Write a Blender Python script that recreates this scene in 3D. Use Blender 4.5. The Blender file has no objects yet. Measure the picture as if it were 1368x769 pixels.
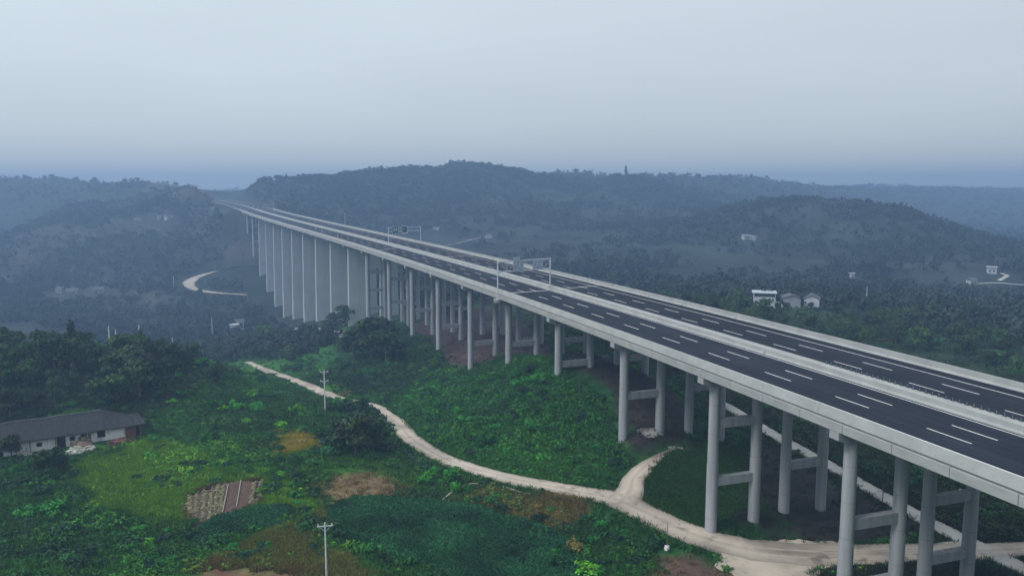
import bpy, math, random, mathutils
import numpy as np
R = np.random.default_rng(7)
random.seed(7)
scene = bpy.context.scene
COL = scene.collection
PI = math.pi

# ------------------------------------------------------------------ camera
CZ = 90.0                       # camera height above the world's zero
F, YH = 1075.3, 251.4           # focal length and horizon row, in pixels of a 1368 x 769 frame
TILT = math.atan2(384.5 - YH, F)
cam_d = bpy.data.cameras.new('camera')
cam_d.sensor_width = 36.0
cam_d.lens = 36.0 * F / 1368.0
cam_d.clip_start = 0.5
cam_d.clip_end = 30000
cam = bpy.data.objects.new('camera', cam_d)
cam.location = (0, 0, CZ)
cam.rotation_euler = (PI / 2 - TILT, 0, 0)
COL.objects.link(cam)
scene.camera = cam
CT, ST = math.cos(TILT), math.sin(TILT)


def ray(px, py):
    u = (np.asarray(px, float) - 684) / F
    v = (384.5 - np.asarray(py, float)) / F
    return u, CT + v * ST, -ST + v * CT


def from_px(px, Y, zr):
    """plan position of a ground point seen in column px, Y metres ahead, zr metres relative to the camera"""
    return (px - 684) / F * (Y * CT - zr * ST)


# ------------------------------------------------------------------ noise
_tab = R.random((256, 256))


def vnoise(x, y):
    x = np.asarray(x, float); y = np.asarray(y, float)
    xi = np.floor(x).astype(int); yi = np.floor(y).astype(int)
    fx = x - xi; fy = y - yi
    fx = fx * fx * (3 - 2 * fx); fy = fy * fy * (3 - 2 * fy)
    a = _tab[xi & 255, yi & 255]; b = _tab[(xi + 1) & 255, yi & 255]
    c = _tab[xi & 255, (yi + 1) & 255]; d = _tab[(xi + 1) & 255, (yi + 1) & 255]
    return (a * (1 - fx) + b * fx) * (1 - fy) + (c * (1 - fx) + d * fx) * fy - 0.5


def fbm(x, y, n=4):
    s = 0; a = 1.0
    for k in range(n):
        s = s + a * vnoise(x * 2 ** k + 17.3 * k, y * 2 ** k + 5.1 * k)
        a *= 0.5
    return s


def sstep(a, b, x):
    t = np.clip((x - a) / (b - a), 0, 1)
    return t * t * (3 - 2 * t)


# ------------------------------------------------------------------ the viaduct's line in plan
_s = np.arange(-160, 1601, 5.0)
_th = -0.276794 - 0.000508 * _s + 0.000397e-3 * _s ** 2
_th = np.where(_s > 900, np.interp(900, _s, _th) - 0.00012 * (_s - 900), _th)
_i0 = int(np.where(_s == 0)[0][0])


def _integ(v):
    c = np.concatenate([[0], np.cumsum((v[1:] + v[:-1]) / 2 * 5.0)])
    return c - c[_i0]


_X = 82.418 + _integ(np.sin(_th))
_Y = _integ(np.cos(_th))
_Z = -26.816 - 0.003822 * _s + 0.011381e-3 * _s ** 2
_Z = np.where(_s > 950, np.interp(950, _s, _Z) + 0.010 * (_s - 950), _Z)


def bridge(s, d, z):
    s = np.asarray(s, float)
    th = np.interp(s, _s, _th)
    return np.stack(np.broadcast_arrays(np.interp(s, _s, _X) + np.cos(th) * d, np.interp(s, _s, _Y) - np.sin(th) * d,
                    np.interp(s, _s, _Z) + z + CZ), -1)


def heading(s):
    return float(np.interp(s, _s, _th))


# ------------------------------------------------------------------ terrain: control points (column, metres ahead, metres below the camera)
CP = [(-200, 60, -52), (300, 60, -53), (684, 60, -54), (1100, 60, -54.5), (1500, 60, -55), (684, 25, -54), (684, -40, -54),
      (-700, 120, -50), (2000, 120, -52), (-700, 400, -70), (2000, 400, -55),
      (0, 110, -52.5), (200, 110, -52.5), (437, 100, -52.3), (600, 115, -53), (850, 112, -54), (1000, 115, -53.8), (1200, 115, -54.3), (1400, 110, -54.5),
      (0, 150, -52), (100, 160, -51.5), (190, 166, -51.5), (300, 140, -52), (300, 165, -51.5), (434, 190, -52.7), (430, 150, -52), (560, 140, -52.5),
      (640, 150, -52), (700, 144, -52), (820, 135, -52.3), (680, 178, -45.5), (760, 172, -44), (600, 205, -52.5), (820, 150, -49),
      (540, 174, -54), (497, 210, -57), (455, 227, -60), (400, 274, -66), (350, 320, -72), (325, 357, -76),
      (300, 230, -54), (270, 255, -55.5), (270, 320, -75), (200, 255, -52), (100, 255, -50), (0, 255, -50), (-150, 255, -50),
      (200, 330, -72), (100, 330, -71), (0, 330, -70), (0, 450, -84), (100, 450, -88), (200, 450, -90), (300, 450, -90), (360, 480, -90),
      (0, 620, -86), (100, 650, -90), (200, 650, -88), (260, 700, -84), (300, 740, -79), (330, 720, -72), (180, 760, -76), (80, 800, -70), (0, 800, -66),
      (0, 900, -62), (60, 900, -42), (150, 900, -40), (230, 900, -38), (290, 880, -37), (0, 1080, -66),
      (0, 1350, 13), (80, 1350, 13), (-200, 1350, 11), (150, 1350, 5), (200, 1300, 5), (240, 1200, 3), (262, 1000, 4), (284, 965, -13),
      (100, 1100, -22), (200, 1080, -20), (0, 1800, -30), (150, 1800, -40), (262, 1500, -30), (302, 1300, -12), (300, 1800, -8),
      (345, 1000, -8), (362, 1030, -1), (380, 1050, 9), (430, 1100, 15), (500, 1150, 21), (580, 1200, 30), (670, 1200, 29), (730, 1150, 7), (780, 1200, 10),
      (755, 2350, 29), (800, 2350, 30), (840, 1350, 22), (920, 1400, 17), (1000, 1400, 14), (1040, 1800, 12), (1160, 2200, 5), (1250, 2600, 2), (1368, 2600, 0), (1600, 2600, 0),
      (580, 1700, -30), (700, 1800, -30), (840, 1900, -30), (1000, 2100, -20), (300, 3200, -20), (700, 3600, -10), (1000, 3600, -10), (1368, 3600, -5), (0, 3200, -20),
      (500, 900, -32), (600, 850, -40), (700, 800, -44), (450, 850, -36), (620, 600, -54), (700, 550, -57), (560, 640, -60), (460, 600, -78), (520, 520, -73), (600, 420, -63), (680, 400, -61),
      (800, 500, -58), (800, 800, -42), (900, 350, -51), (900, 600, -56), (1000, 700, -45), (1000, 900, -32), (1100, 820, -13), (1010, 850, -15), (1060, 835, -13.5), (1165, 805, -17), (1215, 790, -22), (1265, 760, -36), (1100, 1200, -40),
      (1300, 1500, -48), (1368, 1500, -45), (1200, 1500, -36), (1300, 900, -60), (1368, 900, -60), (1100, 500, -59), (1330, 500, -60), (1250, 420, -59), (1400, 420, -58),
      (1020, 350, -51.5), (1085, 345, -51.5), (950, 260, -47), (1100, 260, -50), (1300, 215, -51), (1368, 215, -51), (1450, 215, -51),
      (975, 190, -53), (1100, 155, -54.5), (1200, 135, -54.8), (1290, 125, -54.5), (1368, 115, -54.3), (880, 210, -51), (780, 245, -47)]
PIER_BASE = [(101.7, -12.3, -53.6), (101.7, 8, -54.3), (130.9, -12.2, -52.9), (130.9, -4.6, -53), (136, 5, -54.3), (136, 12.5, -54.5), (160.8, -12.2, -46.4), (160.8, -4.5, -46.8), (165, 8, -50.5), (191.9, -12.2, -41.2), (191.9, -4.2, -40.4), (191.9, 9, -43),
             (223.6, -12, -45.4), (223.6, -4, -44.8), (223.6, 9, -45), (255.1, -12.4, -54.2), (255.1, -4, -50), (255.1, 9, -49), (288, -12.4, -54.2), (288, -4.2, -51), (288, 9, -51), (320.6, -12.4, -55.8), (354.2, -12.2, -57), (320.6, 9, -55), (354, 9, -58),
             (392, -12, -62), (430, -12, -67), (474.3, -11.8, -73), (513.3, -12.2, -78), (553, -12.5, -85.5), (592.4, -12.8, -87), (631.7, -12.8, -91), (670.5, -12.5, -88), (710, -12.5, -80), (750, -12, -72), (790, -12, -55), (840, -12, -36), (880, -12, -25), (880, 16, -25), (790, 12, -52), (670, 14, -84), (553, 14, -80), (430, 12, -64)]
_cx = [from_px(a, b, c) for a, b, c in CP]; _cy = [b for a, b, c in CP]; _cz = [c for a, b, c in CP]
for s_, d_, z_ in PIER_BASE:
    q = bridge(s_, d_, 0); _cx.append(q[0]); _cy.append(q[1]); _cz.append(z_)
_cx, _cy, _cz = map(np.array, (_cx, _cy, _cz))


def feat(x, y):
    r = np.hypot(x, y) + 30
    return np.stack([np.arctan2(x, y) * 2.0, np.log(r) * 1.3], -1)


_cf = feat(_cx, _cy)


def _ker(d2):
    return 0.5 * d2 * np.log(d2 + 1e-9)


_n = len(_cz)
_A = np.zeros((_n + 3, _n + 3))
_A[:_n, :_n] = _ker(((_cf[:, None] - _cf[None]) ** 2).sum(-1)) + np.eye(_n) * 0.0012
_A[:_n, _n] = 1; _A[:_n, _n + 1:] = _cf; _A[_n, :_n] = 1; _A[_n + 1:, :_n] = _cf.T
_w = np.linalg.solve(_A, np.concatenate([_cz, np.zeros(3)]))


def hgt0(x, y):
    """the bare land, before roads are cut into it"""
    x = np.asarray(x, float); y = np.asarray(y, float)
    sh = x.shape; x = x.ravel(); y = y.ravel()
    out = np.empty(len(x))
    for i in range(0, len(x), 40000):
        f = feat(x[i:i + 40000], y[i:i + 40000])
        d2 = ((f[:, None] - _cf[None]) ** 2).sum(-1)
        out[i:i + 40000] = _ker(d2) @ _w[:_n] + _w[_n] + f @ _w[_n + 1:]
    r = np.hypot(x, y)
    out = np.clip(out, -110, 60)
    a = sstep(90, 1100, r)
    out = out + fbm(x / 14, y / 14, 3) * (0.7 + 0.6 * a) + a * fbm(x / 95 + 3, y / 95, 4) * 11 * (1 - 0.45 * sstep(1200, 2600, r)) + sstep(60, 140, r) * fbm(x / 45 + 9, y / 45, 2) * 1.2
    # terraces on the slopes beyond the valley
    tz = out / 5.0
    st = (np.floor(tz) + sstep(0.55, 1.0, tz - np.floor(tz))) * 5.0
    k = sstep(430, 620, r) * (0.35 + 0.9 * vnoise(x / 220 + 40, y / 220)).clip(0, 0.8)
    return (out * (1 - k) + st * k + CZ).reshape(sh)


def at(px, py, h=hgt0):
    """where the line of sight through a pixel meets the land"""
    px = np.atleast_1d(np.asarray(px, float)); py = np.atleast_1d(np.asarray(py, float))
    u, w, v = ray(px, py)
    t = np.geomspace(30, 6500, 420)
    X = u[:, None] * t; Y = w[:, None] * t; Z = CZ + v[:, None] * t
    below = (h(X, Y) > Z)
    i = np.where(below.any(1), below.argmax(1), 419).clip(1, 419)
    lo, hi = t[i - 1], t[i]
    for _ in range(12):
        m = (lo + hi) / 2
        b = h(u * m, w * m) > CZ + v * m
        hi = np.where(b, m, hi); lo = np.where(b, lo, m)
    return np.stack([u * hi, w * hi, CZ + v * hi], -1)


def resample(P, step):
    P = np.asarray(P, float)
    # Catmull-Rom then even steps
    Q = np.vstack([2 * P[0] - P[1], P, 2 * P[-1] - P[-2]])
    out = []
    for i in range(1, len(Q) - 2):
        for t in np.linspace(0, 1, 24, endpoint=False):
            a, b, c, d = Q[i - 1], Q[i], Q[i + 1], Q[i + 2]
            out.append(0.5 * (2 * b + (c - a) * t + (2 * a - 5 * b + 4 * c - d) * t * t + (3 * b - a - 3 * c + d) * t ** 3))
    out.append(P[-1]); out = np.array(out)
    L = np.concatenate([[0], np.cumsum(np.hypot(*(out[1:] - out[:-1]).T[:2]))])
    q = np.linspace(0, L[-1], max(2, int(L[-1] / step)))
    return np.stack([np.interp(q, L, out[:, k]) for k in range(out.shape[1])], -1)


# ------------------------------------------------------------------ roads on the ground: (column, row, half width in metres)
PATHS = [
    ('dirt_road', 'dirt', [(1420, 728, 2.2), (1320, 735, 2.3), (1240, 736, 2.5), (1150, 741, 3.0), (1065, 739, 3.6), (985, 732, 3.6), (915, 708, 3.0), (868, 686, 2.6), (815, 668, 2.3), (755, 654, 2.1), (690, 640, 2.1), (630, 625, 2.0), (590, 610, 2.0), (555, 590, 2.0), (532, 568, 1.9), (515, 552, 1.9), (496, 542, 1.9), (470, 536, 1.9), (447, 531, 2.0), (415, 516, 2.0), (385, 505, 1.9), (357, 495, 1.7), (332, 484, 1.5)]),
    ('dirt_track', 'dirt', [(828, 672, 2.6), (842, 650, 2.4), (846, 632, 2.0), (860, 618, 1.7), (878, 606, 1.0), (896, 599, 0.4)]),
    ('paved_lane', 'pave', [(962, 536, 1.7), (985, 550, 1.7), (1030, 579, 1.7), (1085, 608, 1.8), (1140, 640, 1.8), (1200, 674, 1.9), (1260, 707, 1.9), (1320, 736, 2.0), (1400, 775, 2.0)]),
    ('hillside_road', 'dirt', [(360, 352, 2.0), (338, 354, 2.4), (310, 358, 3.0), (285, 364, 3.6), (262, 372, 4.0), (252, 379, 4.5), (262, 387, 3.4), (290, 392, 2.6), (330, 394, 2.2)]),
    ('valley_lane', 'pave', [(396, 440, 4.5), (425, 440, 4.2), (443, 443, 3.8), (458, 445, 3.2), (474, 443, 2.4)]),
    ('far_lane', 'pave', [(1300, 380, 1.4), (1330, 379, 1.5), (1368, 382, 1.5), (1420, 384, 1.5)]),
    ('far_lane', 'pave', [(1334, 375, 1.6), (1346, 369, 1.6), (1337, 365, 1.2)]),
    ('far_lane', 'pave', [(585, 331, 0.7), (610, 325, 0.7), (634, 320, 0.8), (650, 316, 0.7)]),
]
ROADS = []
for name, kind, pts in PATHS:
    q = at([p[0] for p in pts], [p[1] for p in pts])
    q = np.column_stack([q, [p[2] * (1.16 if kind == 'dirt' else 1.0) for p in pts]])
    L = resample(q, 2.0 if q[:, 1].min() < 250 else 5.0)
    z = L[:, 2].copy()
    for _ in range(10):
        z[1:-1] = (z[:-2] + 2 * z[1:-1] + z[2:]) / 4
    L[:, 2] = z
    ROADS.append((name, kind, L))
# the motorway on its embankment beyond the viaduct
_sm = np.arange(872, 1320, 8.0)
_q = bridge(_sm, 1.5, -0.15)
MOTOR = np.column_stack([_q, np.full(len(_q), 19.0)])
_allroad = np.vstack([np.column_stack([L, np.full(len(L), 2.5)]) for _, _, L in ROADS] + [np.column_stack([MOTOR, np.full(len(MOTOR), 30.0)])])


def hgt(x, y):
    x = np.asarray(x, float); y = np.asarray(y, float)
    z = hgt0(x, y); sh = x.shape
    x = x.ravel(); y = y.ravel(); z = z.ravel().copy()
    for i in range(0, len(x), 20000):
        sl = slice(i, i + 20000)
        d2 = (x[sl, None] - _allroad[None, :, 0]) ** 2 + (y[sl, None] - _allroad[None, :, 1]) ** 2
        e = np.sqrt(d2) - _allroad[None, :, 3]
        k = e.argmin(1); e = e[np.arange(len(k)), k]
        a = 1 - sstep(0.6, 0.6 + _allroad[k, 4], e)
        # the height of the nearest station, blended between the closest ones
        w = np.exp(-np.minimum(d2, 1e5) / (2 * 4.0 ** 2)) + 1e-12 * (np.arange(d2.shape[1])[None] == k[:, None])
        zr = (w * _allroad[None, :, 2]).sum(1) / w.sum(1)
        z[sl] = z[sl] * (1 - a) + (zr - 0.12) * a
    return z.reshape(sh)


def road_gap(x, y):
    """metres from the edge of the nearest road (negative on it)"""
    x = np.asarray(x, float); y = np.asarray(y, float)
    out = np.empty(len(x))
    for i in range(0, len(x), 20000):
        sl = slice(i, i + 20000)
        out[sl] = (np.hypot(x[sl, None] - _allroad[None, :, 0], y[sl, None] - _allroad[None, :, 1]) - _allroad[None, :, 3]).min(1)
    return out


# ------------------------------------------------------------------ land cover patches, outlined in plan
def plan(pix):
    p = np.array(pix, float)
    return at(p[:, 0], p[:, 1])[:, :2]


def inside(poly, x, y):
    c = np.zeros(len(x), bool); n = len(poly); j = n - 1
    for i in range(n):
        xi, yi = poly[i]; xj, yj = poly[j]
        k = ((yi > y) != (yj > y)) & (x < (xj - xi) * (y - yi) / (yj - yi + 1e-12) + xi)
        c ^= k; j = i
    return c


FAR_ZONES = (('cut', (0.06, 0.048, 0.044)), ('cut_right', (0.13, 0.12, 0.11)), ('terrace', (0.06, 0.054, 0.055)), ('slope', (0.065, 0.06, 0.058)), ('fields', (0.055, 0.056, 0.055)))
ZONES = {
    'cut': plan([(190, 252), (225, 246), (262, 246), (287, 262), (275, 272), (225, 268)]),
    'cut_right': plan([(318, 266), (335, 262), (350, 268), (352, 276), (335, 275)]),
    'terrace': plan([(-20, 345), (40, 306), (120, 302), (200, 298), (325, 284), (332, 300), (230, 306), (120, 318), (50, 345), (0, 380)]),
    'slope': plan([(285, 352), (300, 338), (345, 328), (352, 346), (310, 352)]),
    'fields': plan([(60, 382), (150, 380), (230, 396), (225, 412), (120, 410), (70, 398)]),
    'hollow': plan([(470, 440), (545, 432), (600, 488), (560, 505), (520, 535), (470, 525), (430, 505)]),
    'soil_bridge': plan([(585, 385), (660, 400), (735, 455), (745, 480), (690, 474), (645, 482), (610, 492), (578, 466), (548, 436)]),
    'soil_dark': plan([(738, 470), (830, 480), (930, 555), (905, 600), (860, 612), (838, 606), (822, 560), (790, 515), (760, 496)]),
    'soil_lane': plan([(1000, 585), (1040, 598), (1090, 628), (1200, 688), (1235, 722), (1180, 723), (1012, 716), (1035, 690), (1008, 650)]),
    'lawn': plan([(862, 640), (895, 608), (960, 590), (1000, 600), (1008, 650), (1035, 690), (1010, 713), (930, 706), (880, 680)]),
    'wood_floor': plan([(-60, 470), (60, 468), (180, 470), (260, 480), (290, 500), (240, 530), (215, 560), (190, 560), (110, 545), (0, 575), (-60, 590)]),
    'tan': plan([(432, 655), (445, 628), (500, 624), (530, 640), (520, 668), (440, 672)]),
    'redsoil': plan([(240, 772), (270, 760), (340, 757), (400, 772), (390, 800), (240, 800)]),
    'redsoil2': plan([(880, 733), (920, 738), (985, 775), (960, 800), (880, 800)]),
    'yellow': plan([(372, 598), (378, 584), (412, 578), (428, 592), (420, 606), (385, 606)]),
    'bright': plan([(95, 640), (110, 610), (200, 590), (270, 600), (330, 640), (420, 640), (415, 690), (400, 720), (330, 716), (250, 700), (180, 690), (110, 670)]),
    'olive': plan([(330, 720), (400, 700), (435, 668), (440, 740), (520, 769), (430, 800), (250, 760)]),
    'crop': plan([(437, 676), (470, 664), (560, 668), (640, 676), (720, 700), (760, 720), (800, 769), (790, 830), (560, 830), (600, 765), (520, 740), (445, 712)]),
    'crop2': plan([(255, 712), (290, 690), (350, 676), (388, 676), (384, 700), (330, 712), (262, 724)]),
    'mound': plan([(500, 535), (560, 500), (640, 492), (730, 490), (790, 520), (835, 590), (842, 640), (815, 655), (740, 645), (640, 618), (590, 600), (555, 575), (530, 548)]),
    'bank': plan([(640, 652), (720, 660), (790, 676), (760, 700), (690, 690), (630, 675)]),
    'plot': plan([(248, 697), (250, 660), (300, 645), (353, 640), (350, 670), (300, 690), (262, 705)]),
    'wallfield': plan([(1300, 745), (1368, 770), (1368, 800), (1090, 800), (1100, 762), (1240, 750)]),
}

# ------------------------------------------------------------------ mesh helpers


def link(name, me, parent=None, mat=None):
    o = bpy.data.objects.new(name, me)
    COL.objects.link(o)
    if parent is not None:
        o.parent = parent
    if mat is not None and me is not None and not me.materials:
        me.materials.append(mat)
    return o


def tag(o, label=None, cat=None, group=None, kind=None):
    if label: o['label'] = label
    if cat: o['category'] = cat
    if group: o['group'] = group
    if kind: o['kind'] = kind
    return o


def empty(name, loc=(0, 0, 0), rz=0):
    o = bpy.data.objects.new(name, None)
    o.empty_display_size = 0.5
    o.location = tuple(float(v) for v in loc)
    o.rotation_euler = (0, 0, rz)
    COL.objects.link(o)
    return o


def np_mesh(name, V, Fc, col=None, smooth=False, uv=None):
    """mesh out of numpy arrays; faces all of one size"""
    me = bpy.data.meshes.new(name)
    V = np.ascontiguousarray(V, np.float32); Fc = np.ascontiguousarray(Fc, np.int32)
    k = Fc.shape[1]
    me.vertices.add(len(V)); me.vertices.foreach_set('co', V.ravel())
    me.loops.add(Fc.size); me.loops.foreach_set('vertex_index', Fc.ravel())
    me.polygons.add(len(Fc)); me.polygons.foreach_set('loop_start', np.arange(0, Fc.size, k, dtype=np.int32))
    if smooth:
        me.polygons.foreach_set('use_smooth', np.ones(len(Fc), bool))
    me.update(calc_edges=True)
    if col is not None:
        a = me.color_attributes.new('tint', 'FLOAT_COLOR', 'POINT')
        c = np.ones((len(V), 4), np.float32); c[:, :3] = col
        a.data.foreach_set('color', c.ravel())
    return me


class MB:
    """gathers boxes, bars and tubes into one mesh"""
    def __init__(self):
        self.v = []; self.f = []; self.sm = []

    def add(self, V, Fs, smooth=False):
        b = len(self.v)
        self.v += [tuple(map(float, p)) for p in V]
        self.f += [tuple(b + i for i in f) for f in Fs]
        self.sm += [smooth] * len(Fs)
        return self

    def hexa(self, c):   # 8 corners: bottom loop then top loop
        return self.add(c, [(3, 2, 1, 0), (4, 5, 6, 7), (0, 1, 5, 4), (1, 2, 6, 5), (2, 3, 7, 6), (3, 0, 4, 7)])

    def box(self, x0, x1, y0, y1, z0, z1):
        return self.hexa([(x0, y0, z0), (x1, y0, z0), (x1, y1, z0), (x0, y1, z0), (x0, y0, z1), (x1, y0, z1), (x1, y1, z1), (x0, y1, z1)])

    def tube(self, a, b, r0, r1=None, n=10, caps=True):
        r1 = r0 if r1 is None else r1
        a = np.array(a, float); b = np.array(b, float)
        d = b - a; d = d / (np.linalg.norm(d) + 1e-12)
        u = np.cross(d, (0, 0, 1) if abs(d[2]) < 0.9 else (1, 0, 0)); u /= np.linalg.norm(u); w = np.cross(d, u)
        t = np.linspace(0, 2 * PI, n, endpoint=False)
        ring = np.cos(t)[:, None] * u + np.sin(t)[:, None] * w
        V = np.vstack([a + ring * r0, b + ring * r1])
        Fs = [(i, (i + 1) % n, n + (i + 1) % n, n + i) for i in range(n)]
        self.add(V, Fs, True)
        if caps:
            self.add(V, [tuple(range(n))[::-1], tuple(range(n, 2 * n))], False)
        return self

    def bar(self, a, b, w, h):
        """rectangular bar from a to b, w across, h high"""
        a = np.array(a, float); b = np.array(b, float); d = b - a; d /= np.linalg.norm(d)
        u = np.cross(d, (0, 0, 1)) if abs(d[2]) < 0.95 else np.array([1.0, 0, 0]); u /= np.linalg.norm(u); n = np.cross(u, d)
        q = [p + su * u * w / 2 + sn * n * h / 2 for p in (a, b) for su, sn in ((-1, -1), (1, -1), (1, 1), (-1, 1))]
        return self.hexa(q)

    def sweep(self, prof, s, caps=True):
        """closed (offset, height) profile along the viaduct's line"""
        n = len(prof); base = []
        for d, z in prof:
            base.append(bridge(s, d, z))
        V = np.stack(base, 1).reshape(-1, 3)
        Fs = [(i * n + j, i * n + (j + 1) % n, (i + 1) * n + (j + 1) % n, (i + 1) * n + j) for i in range(len(s) - 1) for j in range(n)]
        if caps:
            Fs += [tuple(range(n))[::-1], tuple((len(s) - 1) * n + j for j in range(n))]
        return self.add(V, Fs)

    def sheet(self, d0, d1, z, s):
        V = np.stack([bridge(s, d0, z), bridge(s, d1, z)], 1).reshape(-1, 3)
        return self.add(V, [(2 * i + 1, 2 * i + 3, 2 * i + 2, 2 * i)[::-1] for i in range(len(s) - 1)])

    def mesh(self, name, fix=True):
        me = bpy.data.meshes.new(name)
        me.from_pydata(self.v, [], self.f)
        me.polygons.foreach_set('use_smooth', self.sm)
        me.update()
        if fix:
            import bmesh
            bm = bmesh.new(); bm.from_mesh(me)
            bmesh.ops.recalc_face_normals(bm, faces=bm.faces)
            bm.to_mesh(me); bm.free()
        return me

    def build(self, name, mat, parent=None, fix=True):
        return link(name, self.mesh(name, fix), parent, mat)


# ------------------------------------------------------------------ materials
def new_mat(name):
    m = bpy.data.materials.new(name); m.use_nodes = True
    nt = m.node_tree
    return m, nt, nt.nodes['Principled BSDF'], nt.links


def N(nt, typ, **kw):
    n = nt.nodes.new(typ)
    for k, v in kw.items():
        setattr(n, k, v)
    return n


def ramp(nt, stops):
    r = N(nt, 'ShaderNodeValToRGB')
    e = r.color_ramp.elements
    e[0].position, e[0].color = stops[0][0], (*stops[0][1], 1)
    e[1].position, e[1].color = stops[-1][0], (*stops[-1][1], 1)
    for p, c in stops[1:-1]:
        q = e.new(p); q.color = (*c, 1)
    return r


def noise_mat(name, c0, c1, scale=1.0, rough=0.85, bump=0.0, bscale=None, c2=None, stretch=None, metallic=0.0, spots=None, tinted=False, spec=0.15, bands=0):
    """object-space noise between colours, with a second, finer variation"""
    m, nt, b, L = new_mat(name)
    tc = N(nt, 'ShaderNodeTexCoord')
    src = tc.outputs['Object']
    if stretch:
        mp = N(nt, 'ShaderNodeMapping'); mp.inputs['Scale'].default_value = stretch
        L.new(src, mp.inputs['Vector']); src = mp.outputs['Vector']
    n1 = N(nt, 'ShaderNodeTexNoise'); n1.inputs['Scale'].default_value = scale; n1.inputs['Detail'].default_value = 6; n1.inputs['Roughness'].default_value = 0.65
    L.new(src, n1.inputs['Vector'])
    r = ramp(nt, [(0.3, c0), (0.7, c1)] if c2 is None else [(0.28, c0), (0.5, c1), (0.74, c2)])
    L.new(n1.outputs['Fac'], r.inputs['Fac'])
    outc = r.outputs['Color']
    if tinted:
        at_ = N(nt, 'ShaderNodeAttribute', attribute_name='tint'); mt_ = N(nt, 'ShaderNodeMix', data_type='RGBA', blend_type='MULTIPLY'); mt_.inputs[0].default_value = 1
        L.new(outc, mt_.inputs[6]); L.new(at_.outputs['Color'], mt_.inputs[7]); outc = mt_.outputs[2]
    if spots:
        n3 = N(nt, 'ShaderNodeTexNoise'); n3.inputs['Scale'].default_value = spots[0]; n3.inputs['Detail'].default_value = 4
        L.new(src, n3.inputs['Vector'])
        rr = N(nt, 'ShaderNodeMapRange'); rr.inputs[1].default_value = spots[1]; rr.inputs[2].default_value = spots[1] + 0.12
        L.new(n3.outputs['Fac'], rr.inputs[0])
        mx = N(nt, 'ShaderNodeMix', data_type='RGBA'); L.new(rr.outputs[0], mx.inputs[0]); L.new(outc, mx.inputs[6]); mx.inputs[7].default_value = (*spots[2], 1)
        outc = mx.outputs[2]
    if bands:
        tc2 = N(nt, 'ShaderNodeTexCoord'); sp = N(nt, 'ShaderNodeSeparateXYZ'); L.new(tc2.outputs['Object'], sp.inputs[0])
        md = N(nt, 'ShaderNodeMath', operation='WRAP'); L.new(sp.outputs['Z'], md.inputs[0]); md.inputs[1].default_value = bands; md.inputs[2].default_value = 0.0
        lt = N(nt, 'ShaderNodeMath', operation='LESS_THAN'); L.new(md.outputs[0], lt.inputs[0]); lt.inputs[1].default_value = 0.16
        ml = N(nt, 'ShaderNodeMath', operation='MULTIPLY'); L.new(lt.outputs[0], ml.inputs[0]); ml.inputs[1].default_value = 0.35
        mb_ = N(nt, 'ShaderNodeMix', data_type='RGBA'); L.new(ml.outputs[0], mb_.inputs[0]); L.new(outc, mb_.inputs[6]); mb_.inputs[7].default_value = (0.17, 0.175, 0.18, 1)
        outc = mb_.outputs[2]
    L.new(outc, b.inputs['Base Color'])
    b.inputs['Roughness'].default_value = rough; b.inputs['Metallic'].default_value = metallic
    b.inputs['Specular IOR Level'].default_value = spec
    if bump:
        n2 = N(nt, 'ShaderNodeTexNoise'); n2.inputs['Scale'].default_value = bscale or scale * 6; n2.inputs['Detail'].default_value = 5
        L.new(src, n2.inputs['Vector'])
        bp = N(nt, 'ShaderNodeBump'); bp.inputs['Strength'].default_value = bump; bp.inputs['Distance'].default_value = 0.2
        L.new(n2.outputs['Fac'], bp.inputs['Height']); L.new(bp.outputs['Normal'], b.inputs['Normal'])
    return m


def leaf_mat(name, gain=(1, 1, 1), rnd=0.35, rough=0.55):
    """leaf colour from the mesh's own tint, varied per object"""
    m, nt, b, L = new_mat(name)
    a = N(nt, 'ShaderNodeAttribute', attribute_name='tint')
    oi = N(nt, 'ShaderNodeObjectInfo')
    mr = N(nt, 'ShaderNodeMapRange'); mr.inputs[3].default_value = 1 - rnd; mr.inputs[4].default_value = 1 + rnd
    L.new(oi.outputs['Random'], mr.inputs[0])
    g = N(nt, 'ShaderNodeMix', data_type='RGBA', blend_type='MULTIPLY'); g.inputs[0].default_value = 1
    L.new(a.outputs['Color'], g.inputs[6]); g.inputs[7].default_value = (*gain, 1)
    v = N(nt, 'ShaderNodeVectorMath', operation='SCALE'); L.new(g.outputs[2], v.inputs[0]); L.new(mr.outputs[0], v.inputs['Scale'])
    L.new(v.outputs['Vector'], b.inputs['Base Color'])
    b.inputs['Roughness'].default_value = rough
    b.inputs['Specular IOR Level'].default_value = 0.1
    return m


M = {}
CONC = (0.40, 0.40, 0.385)
M['concrete'] = noise_mat('pale concrete', (0.27, 0.275, 0.275), (0.37, 0.37, 0.36), 0.35, 0.85, 0.15, 4, stretch=(1, 1, 2.5), spots=(0.9, 0.63, (0.27, 0.27, 0.26)))
M['pier_concrete'] = noise_mat('pier concrete', (0.22, 0.23, 0.245), (0.37, 0.38, 0.395), 0.5, 0.85, 0.12, 5, stretch=(1.8, 1.8, 0.12), spots=(0.6, 0.6, (0.18, 0.185, 0.19)), bands=4.5)
M['wall_concrete'] = noise_mat('wall pier concrete', (0.36, 0.37, 0.385), (0.47, 0.48, 0.49), 0.2, 0.85, 0.1, 3, stretch=(1, 1, 0.3))
M['parapet'] = noise_mat('parapet concrete', (0.26, 0.27, 0.27), (0.37, 0.375, 0.365), 0.25, 0.8, 0.1, 6, spots=(0.5, 0.62, (0.2, 0.205, 0.2)))
M['deck_soffit'] = noise_mat('soffit concrete', (0.26, 0.26, 0.255), (0.36, 0.36, 0.35), 0.4, 0.9)
M['asphalt'] = noise_mat('asphalt', (0.014, 0.0145, 0.021), (0.023, 0.024, 0.033), 0.08, 0.75, 0.1, 25, stretch=(1, 0.3, 1))
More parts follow.
